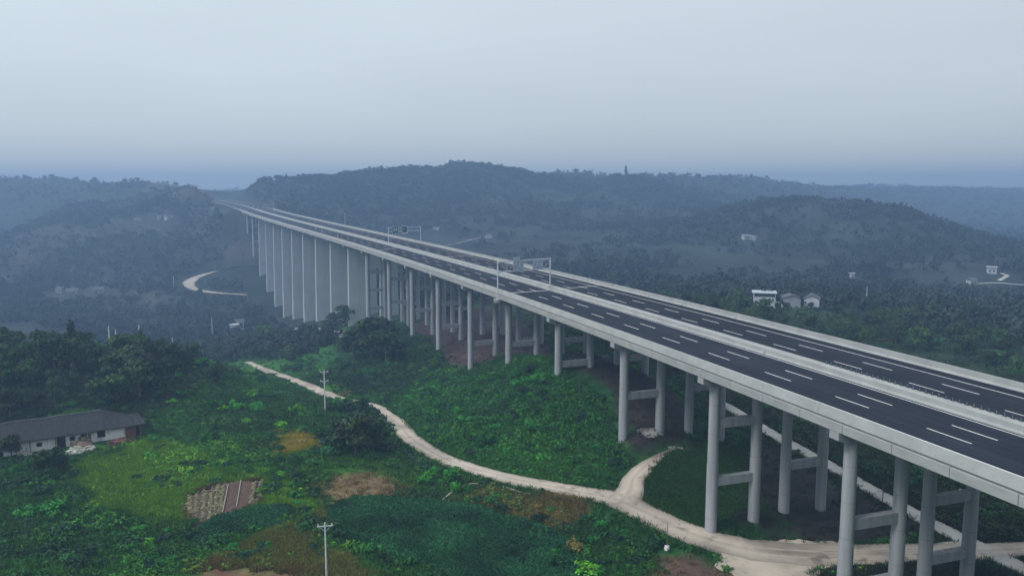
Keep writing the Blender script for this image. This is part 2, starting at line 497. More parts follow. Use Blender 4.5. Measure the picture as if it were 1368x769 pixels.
M['asphalt_deck'] = noise_mat('deck asphalt', (0.0115, 0.014, 0.021), (0.018, 0.021, 0.031), 0.08, 0.8, 0.1, 25, tinted=True, spec=0.06)
M['paint'] = noise_mat('road paint', (0.62, 0.62, 0.62), (0.78, 0.78, 0.78), 1.5, 0.6)
M['joint'] = noise_mat('joint concrete', (0.34, 0.35, 0.36), (0.5, 0.5, 0.5), 1.0, 0.8)
M['steel'] = noise_mat('galvanised steel', (0.42, 0.45, 0.48), (0.58, 0.6, 0.63), 0.8, 0.45, metallic=0.3)
M['dark'] = noise_mat('dark rubber', (0.015, 0.016, 0.018), (0.03, 0.03, 0.033), 3, 0.7)
M['blade'] = noise_mat('anti glare plastic', (0.08, 0.13, 0.15), (0.2, 0.26, 0.27), 3, 0.5)
M['sign_back'] = noise_mat('grey blue sign plate', (0.22, 0.27, 0.33), (0.3, 0.35, 0.41), 2.0, 0.4)
M['sign_green'] = noise_mat('dark green sign plate', (0.01, 0.05, 0.05), (0.015, 0.075, 0.07), 2.0, 0.4)
M['sign_paint'] = noise_mat('sign lettering', (0.5, 0.55, 0.6), (0.62, 0.68, 0.72), 2.0, 0.4)
M['dirt'] = noise_mat('pale trodden earth', (0.26, 0.22, 0.18), (0.41, 0.355, 0.295), 0.16, 0.95, 0.3, 3, c2=(0.35, 0.30, 0.25), spots=(0.35, 0.6, (0.18, 0.155, 0.13)), tinted=True)
M['pave'] = noise_mat('lane concrete', (0.29, 0.28, 0.26), (0.42, 0.405, 0.375), 0.2, 0.9, 0.2, 4, spots=(0.5, 0.62, (0.2, 0.185, 0.16)), tinted=True)
M['bark'] = noise_mat('bark', (0.05, 0.04, 0.03), (0.13, 0.11, 0.09), 3, 0.95, stretch=(1, 1, 0.2))
M['leaf'] = leaf_mat('tree leaves', (1.2, 1, 0.8), 0.5)
M['scrub'] = leaf_mat('scrub leaves', (1.85, 1, 0.6), 0.0)
M['wood_leaf'] = leaf_mat('far wood leaves', (1, 1, 1), 0.0)
M['white_wall'] = noise_mat('weathered whitewash', (0.34, 0.33, 0.31), (0.66, 0.65, 0.62), 0.7, 0.9, c2=(0.72, 0.71, 0.69), stretch=(1, 1, 0.45), spots=(0.8, 0.64, (0.22, 0.2, 0.17)))
M['house_white'] = noise_mat('white render', (0.34, 0.36, 0.38), (0.46, 0.48, 0.5), 0.4, 0.85)
M['house_grey'] = noise_mat('grey render', (0.2, 0.21, 0.23), (0.3, 0.31, 0.33), 0.4, 0.9)
M['roof_dark'] = noise_mat('dark roof tiles', (0.018, 0.02, 0.024), (0.045, 0.046, 0.05), 1.2, 0.85, 0.6, 3, stretch=(2.6, 0.5, 1))
M['roof_grey'] = noise_mat('grey roof sheet', (0.06, 0.065, 0.075), (0.12, 0.125, 0.135), 0.8, 0.8)
M['brick'] = noise_mat('old red brick', (0.10, 0.045, 0.035), (0.2, 0.085, 0.065), 1.5, 0.95, 0.4, 8, stretch=(1, 1, 3))
M['opening'] = noise_mat('dark opening', (0.006, 0.006, 0.007), (0.016, 0.016, 0.018), 2, 0.8)
M['window'] = noise_mat('window glass', (0.02, 0.03, 0.04), (0.05, 0.06, 0.075), 1, 0.15)
M['wood'] = noise_mat('old wood', (0.10, 0.07, 0.05), (0.2, 0.15, 0.11), 2, 0.9)
M['plank'] = noise_mat('weathered plank', (0.24, 0.21, 0.17), (0.36, 0.33, 0.29), 2, 0.9)
M['pole'] = noise_mat('pole concrete', (0.45, 0.45, 0.46), (0.6, 0.6, 0.61), 2, 0.8, stretch=(1, 1, 0.2))
M['porcelain'] = noise_mat('white porcelain', (0.6, 0.6, 0.6), (0.75, 0.75, 0.75), 4, 0.3)
M['sheet'] = noise_mat('pale plastic sheet', (0.28, 0.3, 0.25), (0.42, 0.43, 0.38), 1.2, 0.6)
M['rubble'] = noise_mat('rubble', (0.2, 0.19, 0.17), (0.4, 0.385, 0.36), 1.0, 0.95)
M['plot_soil'] = noise_mat('tilled soil', (0.055, 0.036, 0.029), (0.12, 0.072, 0.058), 0.8, 0.95, 0.5, 5)

# ground: colour zones held on the mesh, broken up by noise
m, nt, b, L = new_mat('ground cover')
a = N(nt, 'ShaderNodeAttribute', attribute_name='tint')
tc = N(nt, 'ShaderNodeTexCoord')
n1 = N(nt, 'ShaderNodeTexNoise'); n1.inputs['Scale'].default_value = 0.35; n1.inputs['Detail'].default_value = 8; n1.inputs['Roughness'].default_value = 0.7
n2 = N(nt, 'ShaderNodeTexNoise'); n2.inputs['Scale'].default_value = 0.02; n2.inputs['Detail'].default_value = 6; n2.inputs['Roughness'].default_value = 0.6
L.new(tc.outputs['Object'], n1.inputs['Vector']); L.new(tc.outputs['Object'], n2.inputs['Vector'])
m1 = N(nt, 'ShaderNodeMapRange'); m1.inputs[1].default_value = 0.3; m1.inputs[2].default_value = 0.7; m1.inputs[3].default_value = 0.45; m1.inputs[4].default_value = 1.55
m2 = N(nt, 'ShaderNodeMapRange'); m2.inputs[1].default_value = 0.3; m2.inputs[2].default_value = 0.7; m2.inputs[3].default_value = 0.5; m2.inputs[4].default_value = 1.5
L.new(n1.outputs['Fac'], m1.inputs[0]); L.new(n2.outputs['Fac'], m2.inputs[0])
mu = N(nt, 'ShaderNodeMath', operation='MULTIPLY'); L.new(m1.outputs[0], mu.inputs[0]); L.new(m2.outputs[0], mu.inputs[1])
v = N(nt, 'ShaderNodeVectorMath', operation='SCALE'); L.new(a.outputs['Color'], v.inputs[0]); L.new(mu.outputs[0], v.inputs['Scale'])
L.new(v.outputs['Vector'], b.inputs['Base Color']); b.inputs['Roughness'].default_value = 0.95; b.inputs['Specular IOR Level'].default_value = 0.03
bp = N(nt, 'ShaderNodeBump'); bp.inputs['Strength'].default_value = 0.6; bp.inputs['Distance'].default_value = 0.4
L.new(n1.outputs['Fac'], bp.inputs['Height']); L.new(bp.outputs['Normal'], b.inputs['Normal'])
M['ground'] = m

# ------------------------------------------------------------------ ground sheet
az_in = np.radians(np.linspace(-44, 44, 560))
az_out = np.radians(np.concatenate([np.linspace(-180, -44, 46)[:-1]]))
az = np.concatenate([az_out, az_in, -az_out[::-1][:-1]])
rr = np.concatenate([np.linspace(4, 60, 12)[:-1], np.geomspace(60, 600, 300), np.geomspace(600, 2750, 160)[1:]])
AZ, RR = np.meshgrid(az, rr)
GX, GY = np.sin(AZ) * RR, np.cos(AZ) * RR
GZ = hgt(GX, GY)
nr, na = GX.shape
V = np.stack([GX, GY, GZ], -1).reshape(-1, 3)
idx = np.arange(nr * na).reshape(nr, na)
nx = np.roll(idx, -1, 1)
Fq = np.stack([idx[:-1], nx[:-1], nx[1:], idx[1:]], -1).reshape(-1, 4)[:, ::-1]
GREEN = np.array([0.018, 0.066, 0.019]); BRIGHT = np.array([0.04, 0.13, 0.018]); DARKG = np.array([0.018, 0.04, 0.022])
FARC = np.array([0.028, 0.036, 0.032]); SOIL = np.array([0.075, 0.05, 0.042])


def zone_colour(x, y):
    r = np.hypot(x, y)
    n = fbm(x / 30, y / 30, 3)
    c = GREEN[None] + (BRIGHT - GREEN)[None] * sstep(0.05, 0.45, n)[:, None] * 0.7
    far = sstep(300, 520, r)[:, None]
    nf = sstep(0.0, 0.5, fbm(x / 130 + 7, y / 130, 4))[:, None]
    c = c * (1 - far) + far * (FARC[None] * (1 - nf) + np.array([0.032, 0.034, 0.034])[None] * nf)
    rgt = (x > np.interp(y, _Y, _X) + 24) & (r < 420)
    c[rgt] = np.array([0.018, 0.032, 0.018])[None] * (1 + 0.6 * n[rgt])[:, None]
    patches = (('wood_floor', (0.014, 0.026, 0.014)), ('hollow', (0.012, 0.032, 0.016)), ('soil_bridge', (0.052, 0.037, 0.036)), ('soil_dark', (0.036, 0.029, 0.028)), ('soil_lane', (0.024, 0.021, 0.020)), ('wallfield', (0.018, 0.022, 0.015)), ('lawn', (0.018, 0.055, 0.012)),
               ('tan', (0.13, 0.095, 0.055)), ('redsoil2', (0.10, 0.066, 0.052)), ('yellow', (0.2, 0.17, 0.03)),
               ('bright', (0.075, 0.17, 0.014)), ('olive', (0.085, 0.095, 0.03)), ('crop', (0.02, 0.045, 0.028)), ('crop2', (0.02, 0.045, 0.028)), ('bank', (0.12, 0.10, 0.05)), ('plot', (0.07, 0.045, 0.036)), ('redsoil', (0.11, 0.058, 0.044)))
    for k, cc in FAR_ZONES:
        w_ = fbm(x / 25, y / 25, 3) * 18
        q_ = inside(ZONES[k], x + w_, y + w_) & (r > 380)
        c[q_] = c[q_] * 0.25 + np.array(cc) * 0.75
    nearm = np.where(r < 420)[0]
    if len(nearm):
        acc = np.zeros((len(nearm), 3)); base = c[nearm]; xn, yn = x[nearm], y[nearm]
        w1x = fbm(xn / 9, yn / 9, 4) * 7; w1y = fbm(xn / 9 + 50, yn / 9, 4) * 7
        K = 5
        for j in range(K):
            a = 6.283 * j / K
            jx = xn + w1x + 1.3 * math.cos(a); jy = yn + w1y + 1.3 * math.sin(a)
            q_ = base.copy()
            for k, cc in patches:
                s_ = 0.25 if k == 'plot' else 1.0
                q_[inside(ZONES[k], xn + (jx - xn) * s_, yn + (jy - yn) * s_)] = cc
            acc += q_ / K
        c[nearm] = acc
    # strip of dark bare soil under the viaduct
    return c


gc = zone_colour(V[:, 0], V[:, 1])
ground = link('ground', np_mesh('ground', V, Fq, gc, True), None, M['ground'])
tag(ground, kind='structure')

# ------------------------------------------------------------------ road ribbons
for name, kind, L_ in ROADS:
    P = L_[:, :2]; T = np.gradient(P, axis=0); T /= np.linalg.norm(T, axis=1)[:, None]
    Nn = np.stack([-T[:, 1], T[:, 0]], -1)
    cols = np.linspace(-1, 1, 9)
    jit = 1 + (fbm(np.arange(len(P)) * 0.35, np.full(len(P), 3.3), 3) * (0.45 if kind == 'dirt' else 0.12))
    jit2 = 1 + (fbm(np.arange(len(P)) * 0.35, np.full(len(P), 8.3), 3) * (0.45 if kind == 'dirt' else 0.12))
    W = L_[:, 3]
    offs = np.stack([c * W * (jit if c > 0 else jit2) for c in cols], 1)
    far = P[:, 1].max() > 400
    XY = P[:, None, :] + Nn[:, None, :] * offs[..., None]
    zz = hgt(XY[..., 0], XY[..., 1]) + (0.6 if far else 0.2) + np.array([-0.08, 0.02, 0.0, -0.04, 0.05, -0.04, 0.0, 0.02, -0.08])[None]
    V3 = np.concatenate([XY, zz[..., None]], -1).reshape(-1, 3)
    lat = np.array([0.55, 0.85, 1.0, 1.1, 0.86, 1.1, 1.0, 0.85, 0.55]) if kind == 'dirt' else np.array([0.7, 0.95, 1, 1.05, 0.97, 1.05, 1, 0.95, 0.7])
    fade = np.ones(len(P)) if name != 'dirt_track' else 1 - 0.65 * sstep(0.45, 1.0, np.linspace(0, 1, len(P)))
    lat = np.repeat((fade[:, None] * lat[None] * (1 + 0.5 * fbm(XY[..., 0] / 5, XY[..., 1] / 5, 3))).reshape(-1, 1), 3, 1).clip(0.35, 1.3)
    k = len(cols)
    ii = np.arange(len(P) * k).reshape(len(P), k)
    Fr = np.stack([ii[:-1, :-1], ii[:-1, 1:], ii[1:, 1:], ii[1:, :-1]], -1).reshape(-1, 4)
    tag(link(name, np_mesh(name, V3, Fr, lat, True), None, M[kind]), kind='structure')

# trodden yard where the dirt road meets the lane under the viaduct
yard_px = [(1000, 735), (1040, 722), (1120, 727), (1220, 729), (1290, 722), (1300, 736), (1250, 744), (1180, 747), (1120, 750), (1085, 760), (1070, 790), (1000, 800), (975, 770), (960, 742)]
yp = at([p[0] for p in yard_px], [p[1] for p in yard_px], hgt)
ZONES['yard'] = yp[:, :2]
cc = yp[:, :2].mean(0)
rings = []
ring = resample(np.vstack([yp[:, :2], yp[:1, :2]]), 0.8)[:-1]
ring = ring + ((ring - cc) / np.linalg.norm(ring - cc, axis=1)[:, None]) * (fbm(ring[:, 0] / 2.5, ring[:, 1] / 2.5, 4) * 2.0)[:, None]
for t in np.linspace(0, 1, 9):
    rings.append(cc + (ring - cc) * t)
rings = np.array(rings)
rz_ = hgt(rings[..., 0], rings[..., 1]) + 0.17
ii = np.arange(rings.shape[0] * rings.shape[1]).reshape(rings.shape[:2])
Fr = np.stack([ii[:-1], np.roll(ii, -1, 1)[:-1], np.roll(ii, -1, 1)[1:], ii[1:]], -1).reshape(-1, 4)
tag(link('dirt_yard', np_mesh('dirt_yard', np.concatenate([rings, rz_[..., None]], -1).reshape(-1, 3), Fr, np.repeat((1 + 0.6 * fbm(rings[..., 0] / 4, rings[..., 1] / 4, 3)).reshape(-1, 1), 3, 1).clip(0.5, 1.3), True), None, M['dirt']), kind='structure')

# motorway beyond the viaduct
mb = MB()
sm = np.arange(884, 1300, 8.0)
mb.sheet(-14.2, 0.6, 0.02, sm).sheet(2.4, 17.9, 0.02, sm)
tag(mb.build('motorway_road', M['asphalt']), kind='structure')
mb = MB(); mb.sheet(0.6, 2.4, 0.04, sm).sheet(-15.2, -14.2, 0.03, sm).sheet(17.9, 18.8, 0.03, sm)
tag(mb.build('road_verge', M['joint']), kind='structure')

# ================================================================== THE VIADUCT
via = empty('viaduct', bridge(400, 1.5, -40))
tag(via, 'long pale concrete motorway viaduct on tall piers crossing the valley', 'viaduct')
VL = np.array(via.location)


def vpart(mb_, name, mat, parent=None):
    me = mb_.mesh(name)
    me.transform(__import__('mathutils').Matrix.Translation([-float(v) for v in VL])) if parent is None else None
    o = link(name, me, via if parent is None else parent, M[mat])
    return o


S0, S1 = -120.0, 884.0
ss = np.arange(S0, S1 + 1, 8.0)
# deck slabs with their box girders
for d0, d1, d_list in ((-14.62, 0.95, (-13.2, -9.9, -6.7, -3.4, -0.3)), (2.25, 18.55, (3.4, 6.8, 10.3, 13.8, 17.2))):
    mb = MB()
    mb.sweep([(d0, -0.27), (d1, -0.27), (d1, -0.02), (d0, -0.02)], ss)
    for d in d_list:
        mb.sweep([(d - 0.75, -1.38), (d + 0.75, -1.38), (d + 1.1, -0.28), (d - 1.1, -0.28)], ss)
    vpart(mb, 'deck', 'deck_soffit')
for da, db, lanes in ((-14.1, 0.5, (-1.85, -5.5, -9.2)), (2.75, 18.0, (5.9, 9.6, 13.3))):
    dd_ = np.linspace(da, db, 60); sr = np.arange(S0, S1 + 1, 4.0)
    G = np.stack([bridge(sr, d, 0.0) for d in dd_], 1) - VL
    wear = np.ones((len(sr), len(dd_)))
    for l_ in lanes:
        for o_ in (-0.85, 0.85): wear += 0.28 * np.exp(-((dd_ - l_ - o_) / 0.4) ** 2)[None]
    wear *= 1 + 0.5 * fbm(sr[:, None] / 60 + da, dd_[None] / 3.0, 3)
    ii = np.arange(G.shape[0] * G.shape[1]).reshape(G.shape[:2])
    Fr = np.stack([ii[:-1, :-1], ii[:-1, 1:], ii[1:, 1:], ii[1:, :-1]], -1).reshape(-1, 4)
    link('road_surface', np_mesh('road_surface', G.reshape(-1, 3), Fr, np.repeat(wear.reshape(-1, 1), 3, 1).clip(0.5, 2), False), via, M['asphalt_deck'])
# parapets
mb = MB(); mb.sweep([(-13.95, -0.015), (-13.97, 0.12), (-14.2, 0.35), (-14.27, 1.15), (-14.56, 1.17), (-14.88, 0.02), (-14.88, -0.015)], ss)
vpart(mb, 'parapet', 'parapet')
mb = MB(); mb.sweep([(17.75, 0.002), (17.78, 0.12), (18.0, 0.35), (18.08, 1.15), (18.4, 1.15), (18.6, -0.1), (18.6, -0.5), (18.45, -0.5), (18.45, 0.002)], ss)
vpart(mb, 'parapet', 'parapet')
# edge beam below the near parapet, cast in lengths
mb = MB()
s_a = S0
while s_a < S1 - 1:
    s_b = min(s_a + 7.6, S1)
    mb.sweep([(-14.64, -0.26), (-14.64, -1.36), (-14.90, -1.36), (-14.95, -0.30), (-14.90, -0.26)], np.array([s_a + 0.04, (s_a + s_b) / 2, s_b - 0.04]))
    s_a = s_b
vpart(mb, 'edge_beam', 'concrete')
mb = MB(); mb.sweep([(18.2, -0.55), (18.2, -1.36), (18.5, -1.36), (18.5, -0.55)], ss); vpart(mb, 'edge_beam', 'concrete')
# median: two barriers and the slab between them
mb = MB(); mb.sweep([(0.5, -0.012), (0.52, 0.12), (0.72, 0.35), (0.8, 0.95), (1.05, 0.95), (1.05, -0.012)], ss); vpart(mb, 'median_barrier', 'parapet')
mb = MB(); mb.sweep([(2.75, -0.012), (2.73, 0.12), (2.55, 0.35), (2.48, 0.95), (2.22, 0.95), (2.22, -0.012)], ss); vpart(mb, 'median_barrier', 'parapet')
mb = MB(); mb.sweep([(1.06, 0.78), (2.21, 0.78), (2.21, 0.90), (1.06, 0.90)], ss); vpart(mb, 'median_cover', 'concrete')
# markings
fine = np.arange(S0, S1, 4.0)
for d, w in ((0.0, 0.17), (-11.3, 0.17), (15.13, 0.17), (4.1, 0.17)):
    mb = MB(); mb.sheet(d - w / 2, d + w / 2, 0.004, fine); vpart(mb, 'edge_line', 'paint')
rest = MB(); n_d = 0
for d, ph in ((-3.65, 95.6), (-7.3, 95.6), (11.5, 96.3), (7.75, 98.4)):
    for k in range(-14, 60):
        a0 = ph + 15 * k - 6.0
        if a0 > S1 - 8 or a0 < S0: continue
        seg = np.array([a0, a0 + 3, a0 + 6.0])
        if -3 <= k < 22:
            mb = MB(); mb.sheet(d - 0.085, d + 0.085, 0.004, seg); vpart(mb, 'lane_marking', 'paint')
        else:
            rest.sheet(d - 0.085, d + 0.085, 0.004, seg)
o = vpart(rest, 'lane_marking', 'paint'); o['kind'] = 'stuff'
# expansion joints
def px_station(px, d, z):
    s = np.arange(40, 880, 0.5); p = bridge(s, d, z)
    dd = p[:, 1] * CT - (p[:, 2] - CZ) * ST
    x = 684 + F * p[:, 0] / dd
    return float(s[np.argmin(np.abs(x - px))])


for sa, sb, d0, d1, wd in ((px_station(671, -13.9, 0), px_station(735, 0.45, 0), -13.9, 0.45, 0.8), (px_station(744, 2.8, 0), px_station(800, 17.7, 0), 2.8, 17.7, 0.6), (px_station(499, -13.9, 0), px_station(531, 0.45, 0), -13.9, 0.45, 0.8), (336, 336, 2.8, 17.7, 0.5), (514, 514, -13.9, 0.45, 0.7), (671, 671, -13.9, 0.45, 0.7)):
    V4 = []
    k = 8
    for i in range(k + 1):
        s_ = sa + (sb - sa) * i / k; d = d0 + (d1 - d0) * i / k
        V4 += [bridge(s_ - wd / 2, d, 0.008), bridge(s_ + wd / 2, d, 0.008)]
    mb = MB(); mb.add(V4, [(2 * i, 2 * i + 1, 2 * i + 3, 2 * i + 2)[::-1] for i in range(k)]); vpart(mb, 'expansion_joint', 'joint')

# piers
NEAR = [12, 42, 72, 101.7, 130.9, 160.8, 191.9, 223.6, 255.1, 288, 320.6, 354.2, 392, 430, 472.5, 513.3, 553, 592.4, 631.7, 670.5, 710, 750, 790, 830]
TIES = {130.9: (-36.0, -45.2), 160.8: (-39.0,), 191.9: (-39.3,), 101.7: (-40.3, -48.5), 223.6: (-40.5,), 255.1: (-46.0,), 288: (-38.5, -46.2), 320.6: (-37, -45.3), 354.2: (-37, -46.5)}
piers = []
for s_ in NEAR:
    for side in (0, 1):
        st = s_ if side == 0 else s_ + 4.5
        if st > 850: continue
        off = (-12.3, -4.4) if side == 0 else (5.0, 12.6)
        c0, c1 = (-14.93, 0.9) if side == 0 else (2.3, 18.45)
        th = heading(st)
        along = np.array([math.sin(th), math.cos(th), 0]); across = np.array([math.cos(th), -math.sin(th), 0])
        zt = float(np.interp(st, _s, _Z)) + CZ
        pc = bridge(st, (c0 + c1) / 2, -1.42)
        # cap beam, tapering under its ends
        mb = MB()
        hw = 0.8
        prof = [(c0, -1.40), (c1, -1.40), (c1, -2.35), (c1 - 1.7, -2.95), (c0 + 1.7, -2.95), (c0, -2.35)]
        Vv = []
        for sg in (-hw, hw):
            for d, z in prof:
                Vv.append(bridge(st, d, z) + along * sg - pc)
        n = 6
        mb.add(Vv, [tuple(range(n))[::-1], tuple(range(n, 2 * n))] + [(i, (i + 1) % n, n + (i + 1) % n, n + i) for i in range(n)])
        me = mb.mesh('pier')
        po = link('pier', me, via, M['pier_concrete']); po.location = tuple(float(v) for v in pc - VL)
        wall = 410 < st < 770
        foot = [bridge(st, d, 0) for d in off]
        gz = [float(hgt(np.array([p[0]]), np.array([p[1]]))[0]) for p in foot]
        ztop = zt - 2.9
        if wall:
            d0, d1 = (off[0] - 0.3, off[1] + 0.6)
            mb = MB()
            zb = min(gz) - 2
            tp = (ztop - zb) / 75.0        # slight taper towards the top
            q0 = bridge(st, d0, 0); q1 = bridge(st, d1, 0)
            for (za, zc, gx) in ((zb, ztop, 0),):
                lo = [q0 - across * tp - along * (1.0 + tp), q1 + across * tp - along * (1.0 + tp), q1 + across * tp + along * (1.0 + tp), q0 - across * tp + along * (1.0 + tp)]
                hi = [q0 - along * 1.0, q1 - along * 1.0, q1 + along * 1.0, q0 + along * 1.0]
                c8 = []
                for p in lo: c8.append(np.array([p[0], p[1], za]) - pc)
                for p in hi: c8.append(np.array([p[0], p[1], zc]) - pc)
                mb.hexa(c8)
            mb.build('pier_wall', M['wall_concrete'], po)
        else:
            for p, g in zip(foot, gz):
                r = 0.82 if st < 380 else 0.95
                a_ = np.array([p[0], p[1], ztop]) - pc; b_ = np.array([p[0], p[1], g - 1.5]) - pc
                mb = MB()
                nseg = 2 if (ztop - g) > 14 else 1
                for i in range(nseg):     # a step of the casting joint half way down
                    q0 = a_ + (b_ - a_) * i / nseg; q1 = a_ + (b_ - a_) * (i + 1) / nseg
                    mb.tube(q0, q1, r + 0.07 * i, r + 0.07 * i + 0.02, 20)
                mb.build('column', M['pier_concrete'], po)
            ties = TIES.get(s_)
            gmin = max(gz)
            if ties is None:
                n_t = int((ztop - gmin) // 9.5)
                zs = [ztop - (ztop - gmin) * (i + 1) / (n_t + 1) for i in range(n_t)]
            else:
                zs = [z + CZ - (0 if side == 0 else 1.0) for z in ties]
            for z in zs:
                if z < gmin + 0.3 and side == 1: continue
                a_ = np.array([foot[0][0], foot[0][1], z]) - pc; b_ = np.array([foot[1][0], foot[1][1], z]) - pc
                dv = (b_ - a_) / np.linalg.norm(b_ - a_)
                MB().bar(a_ + dv * 0.7, b_ - dv * 0.7, 1.05, 1.35).build('tie_beam', M['pier_concrete'], po)
# abutment
mb = MB()
for d0, d1 in ((-14.9, 0.95), (2.25, 18.5)):
    mb.hexa([bridge(876, d0, -9), bridge(876, d1, -9), bridge(884, d1, -9), bridge(884, d0, -9), bridge(876, d0, -1.4), bridge(876, d1, -1.4), bridge(884, d1, -1.4), bridge(884, d0, -1.4)])
vpart(mb, 'abutment', 'pier_concrete')
# anti-glare posts on the median
pm = None
for i in range(62):
    s_ = 61 + i * 1.03
    if pm is None:
        mb = MB(); mb.box(-0.26, 0.26, -0.1, 0.1, -0.01, 0.04)  # thin dark plate, stands in for the shadowed slot in the barrier top
        slot_me = mb.mesh('slot_shadow'); slot_me.materials.append(M['dark'])
        mb = MB(); mb.box(-0.025, 0.025, -0.06, 0.06, 0.041, 0.42); pm = mb.mesh('anti_glare_post'); pm.materials.append(M['blade'])
    q = bridge(s_, 2.36, 0.95)
    o = link('anti_glare_post', pm, via); o.location = tuple(float(v) for v in q - VL); o.rotation_euler = (random.uniform(-.06, .06), random.uniform(-.12, .12), PI / 2 - heading(s_))
    o2 = link('slot_shadow', slot_me, o)

# ================================================================== sign gantries and poles on the viaduct
def gantry(name, s_, sB, dA, dB, zA, zB, height, chord_gap, panels, panel_mat, label, corbel):
    """two posts and a box of chords between them; panels = (from, to, bottom, top) along the beam"""
    A = bridge(s_, dA, zA); B = bridge(sB, dB, zB)
    ztop = float(np.interp(s_, _s, _Z)) + CZ + height
    g = tag(empty(name, A), label, 'sign gantry', 'sign gantries over the motorway')
    A0 = A.copy()
    w = lambda p: np.asarray(p, float) - A0
    for q in (A, B):
        mb = MB(); mb.tube(w(q), w((q[0], q[1], ztop + 0.25)), 0.19, 0.16, 12); mb.tube(w(q), w(q + np.array([0, 0, 0.12])), 0.42, 0.42, 12)
        mb.build('post', M['steel'], g)
    U = np.array([B[0] - A[0], B[1] - A[1], 0]); LN = np.linalg.norm(U); U /= LN
    Wd = np.array([U[1], -U[0], 0])          # towards the camera side
    if Wd @ np.array([0, -1, 0]) < 0: Wd = -Wd
    mb = MB()
    za, zb = ztop, ztop - chord_gap
    pt = lambda t, z, o=0.0: w(np.array([A[0], A[1], z]) + U * t + Wd * o - np.array([0, 0, 0]))
    for z in (za, zb):
        for o in (-0.3, 0.3):
            mb.bar(pt(0, z, o), pt(LN, z, o), 0.17, 0.2)
    k = int(LN / chord_gap)
    for i in range(k + 1):
        t = LN * i / k
        for o in (-0.3, 0.3):
            mb.bar(pt(t, zb, o), pt(t, za, o), 0.05, 0.05)
        for z in (za, zb):
            mb.bar(pt(t, z, -0.3), pt(t, z, 0.3), 0.05, 0.05)
        if i < k:
            t2 = LN * (i + 1) / k
            mb.bar(pt(t, zb if i % 2 else za, 0.3), pt(t2, za if i % 2 else zb, 0.3), 0.045, 0.045)
    mb.build('truss_beam', M['steel'], g)
    for (f0, f1, z0, z1, marks) in panels:
        o_ = 0.48
        t0, t1 = LN * f0, LN * f1
        c8 = [pt(t0, ztop + z0, o_), pt(t1, ztop + z0, o_), pt(t1, ztop + z0, o_ - 0.08), pt(t0, ztop + z0, o_ - 0.08),
              pt(t0, ztop + z1, o_), pt(t1, ztop + z1, o_), pt(t1, ztop + z1, o_ - 0.08), pt(t0, ztop + z1, o_ - 0.08)]
        po = MB().hexa(c8).build('sign_panel', M[panel_mat], g)
        if marks:
            mk = MB()
            for (u0, v0, u1, v1, th) in marks:
                a_ = pt(t0 + (t1 - t0) * u0, ztop + z0 + (z1 - z0) * v0, o_ + 0.012); b_ = pt(t0 + (t1 - t0) * u1, ztop + z0 + (z1 - z0) * v1, o_ + 0.012)
                d = b_ - a_; d /= np.linalg.norm(d); nn = np.cross(d, Wd); nn /= np.linalg.norm(nn)
                mk.hexa([a_ - nn * th / 2, a_ + nn * th / 2, a_ + nn * th / 2 + Wd * .01, a_ - nn * th / 2 + Wd * .01, b_ - nn * th / 2, b_ + nn * th / 2, b_ + nn * th / 2 + Wd * .01, b_ - nn * th / 2 + Wd * .01])
            mk.build('sign_lettering', M['sign_paint'], po)
    if corbel:
        mb = MB(); mb.tube(w(A + np.array([0, 0, -0.9])), w(A + np.array([0, 0, -0.02])), 0.9, 1.15, 20)
        mb.build('corbel', M['concrete'], g)
    return g


FR = lambda t: [(0.04, 0.04, 0.96, 0.04, t), (0.04, 0.96, 0.96, 0.96, t), (0.04, 0.04, 0.04, 0.96, t), (0.96, 0.04, 0.96, 0.96, t)]
sg = px_station(666, -15.6, -1.0)
gantry('sign_gantry', sg, px_station(735, 0.92, 0.95), -15.75, 0.92, -1.15, 0.94, 8.4, 2.6,
       [(0.27, 0.46, -2.75, 0.15, FR(0.05) + [(0.35, 0.1, 0.5, 0.45, 0.12), (0.5, 0.45, 0.72, 0.9, 0.12), (0.12, 0.6, 0.38, 0.6, 0.1), (0.12, 0.75, 0.38, 0.75, 0.1), (0.62, 0.25, 0.9, 0.25, 0.08), (0.62, 0.38, 0.9, 0.38, 0.08)]),
        (0.27, 0.39, 0.2, 1.0, FR(0.05) + [(0.2, 0.35, 0.8, 0.35, 0.08), (0.2, 0.65, 0.8, 0.65, 0.08)]),
        (0.64, 0.84, -2.5, -0.2, FR(0.05) + [(0.25, 0.2, 0.35, 0.5, 0.1), (0.35, 0.5, 0.5, 0.85, 0.1), (0.58, 0.6, 0.9, 0.6, 0.08), (0.58, 0.4, 0.9, 0.4, 0.08)])],
       'sign_back', 'tall grey gantry with two pale sign panels over the near carriageway', True)
sg2 = px_station(561.5, 18.1, 1.15)
gantry('sign_gantry', px_station(519, 1.6, 0.93), sg2, 1.6, 18.25, 0.93, 1.14, 8.0, 1.9,
       [(0.1, 0.31, -3.1, 0.6, FR(0.16) + [(0.2, 0.55, 0.8, 0.55, 0.3), (0.3, 0.3, 0.3, 0.85, 0.25), (0.65, 0.3, 0.65, 0.85, 0.25), (0.45, 0.12, 0.55, 0.12, 0.3)]),
        (0.40, 0.58, -3.0, 0.6, FR(0.2) + [(0.15, 0.12, 0.85, 0.12, 0.3), (0.2, 0.6, 0.5, 0.6, 0.22)])],
       'sign_green', 'farther gantry with two dark green sign panels over the far carriageway', False)
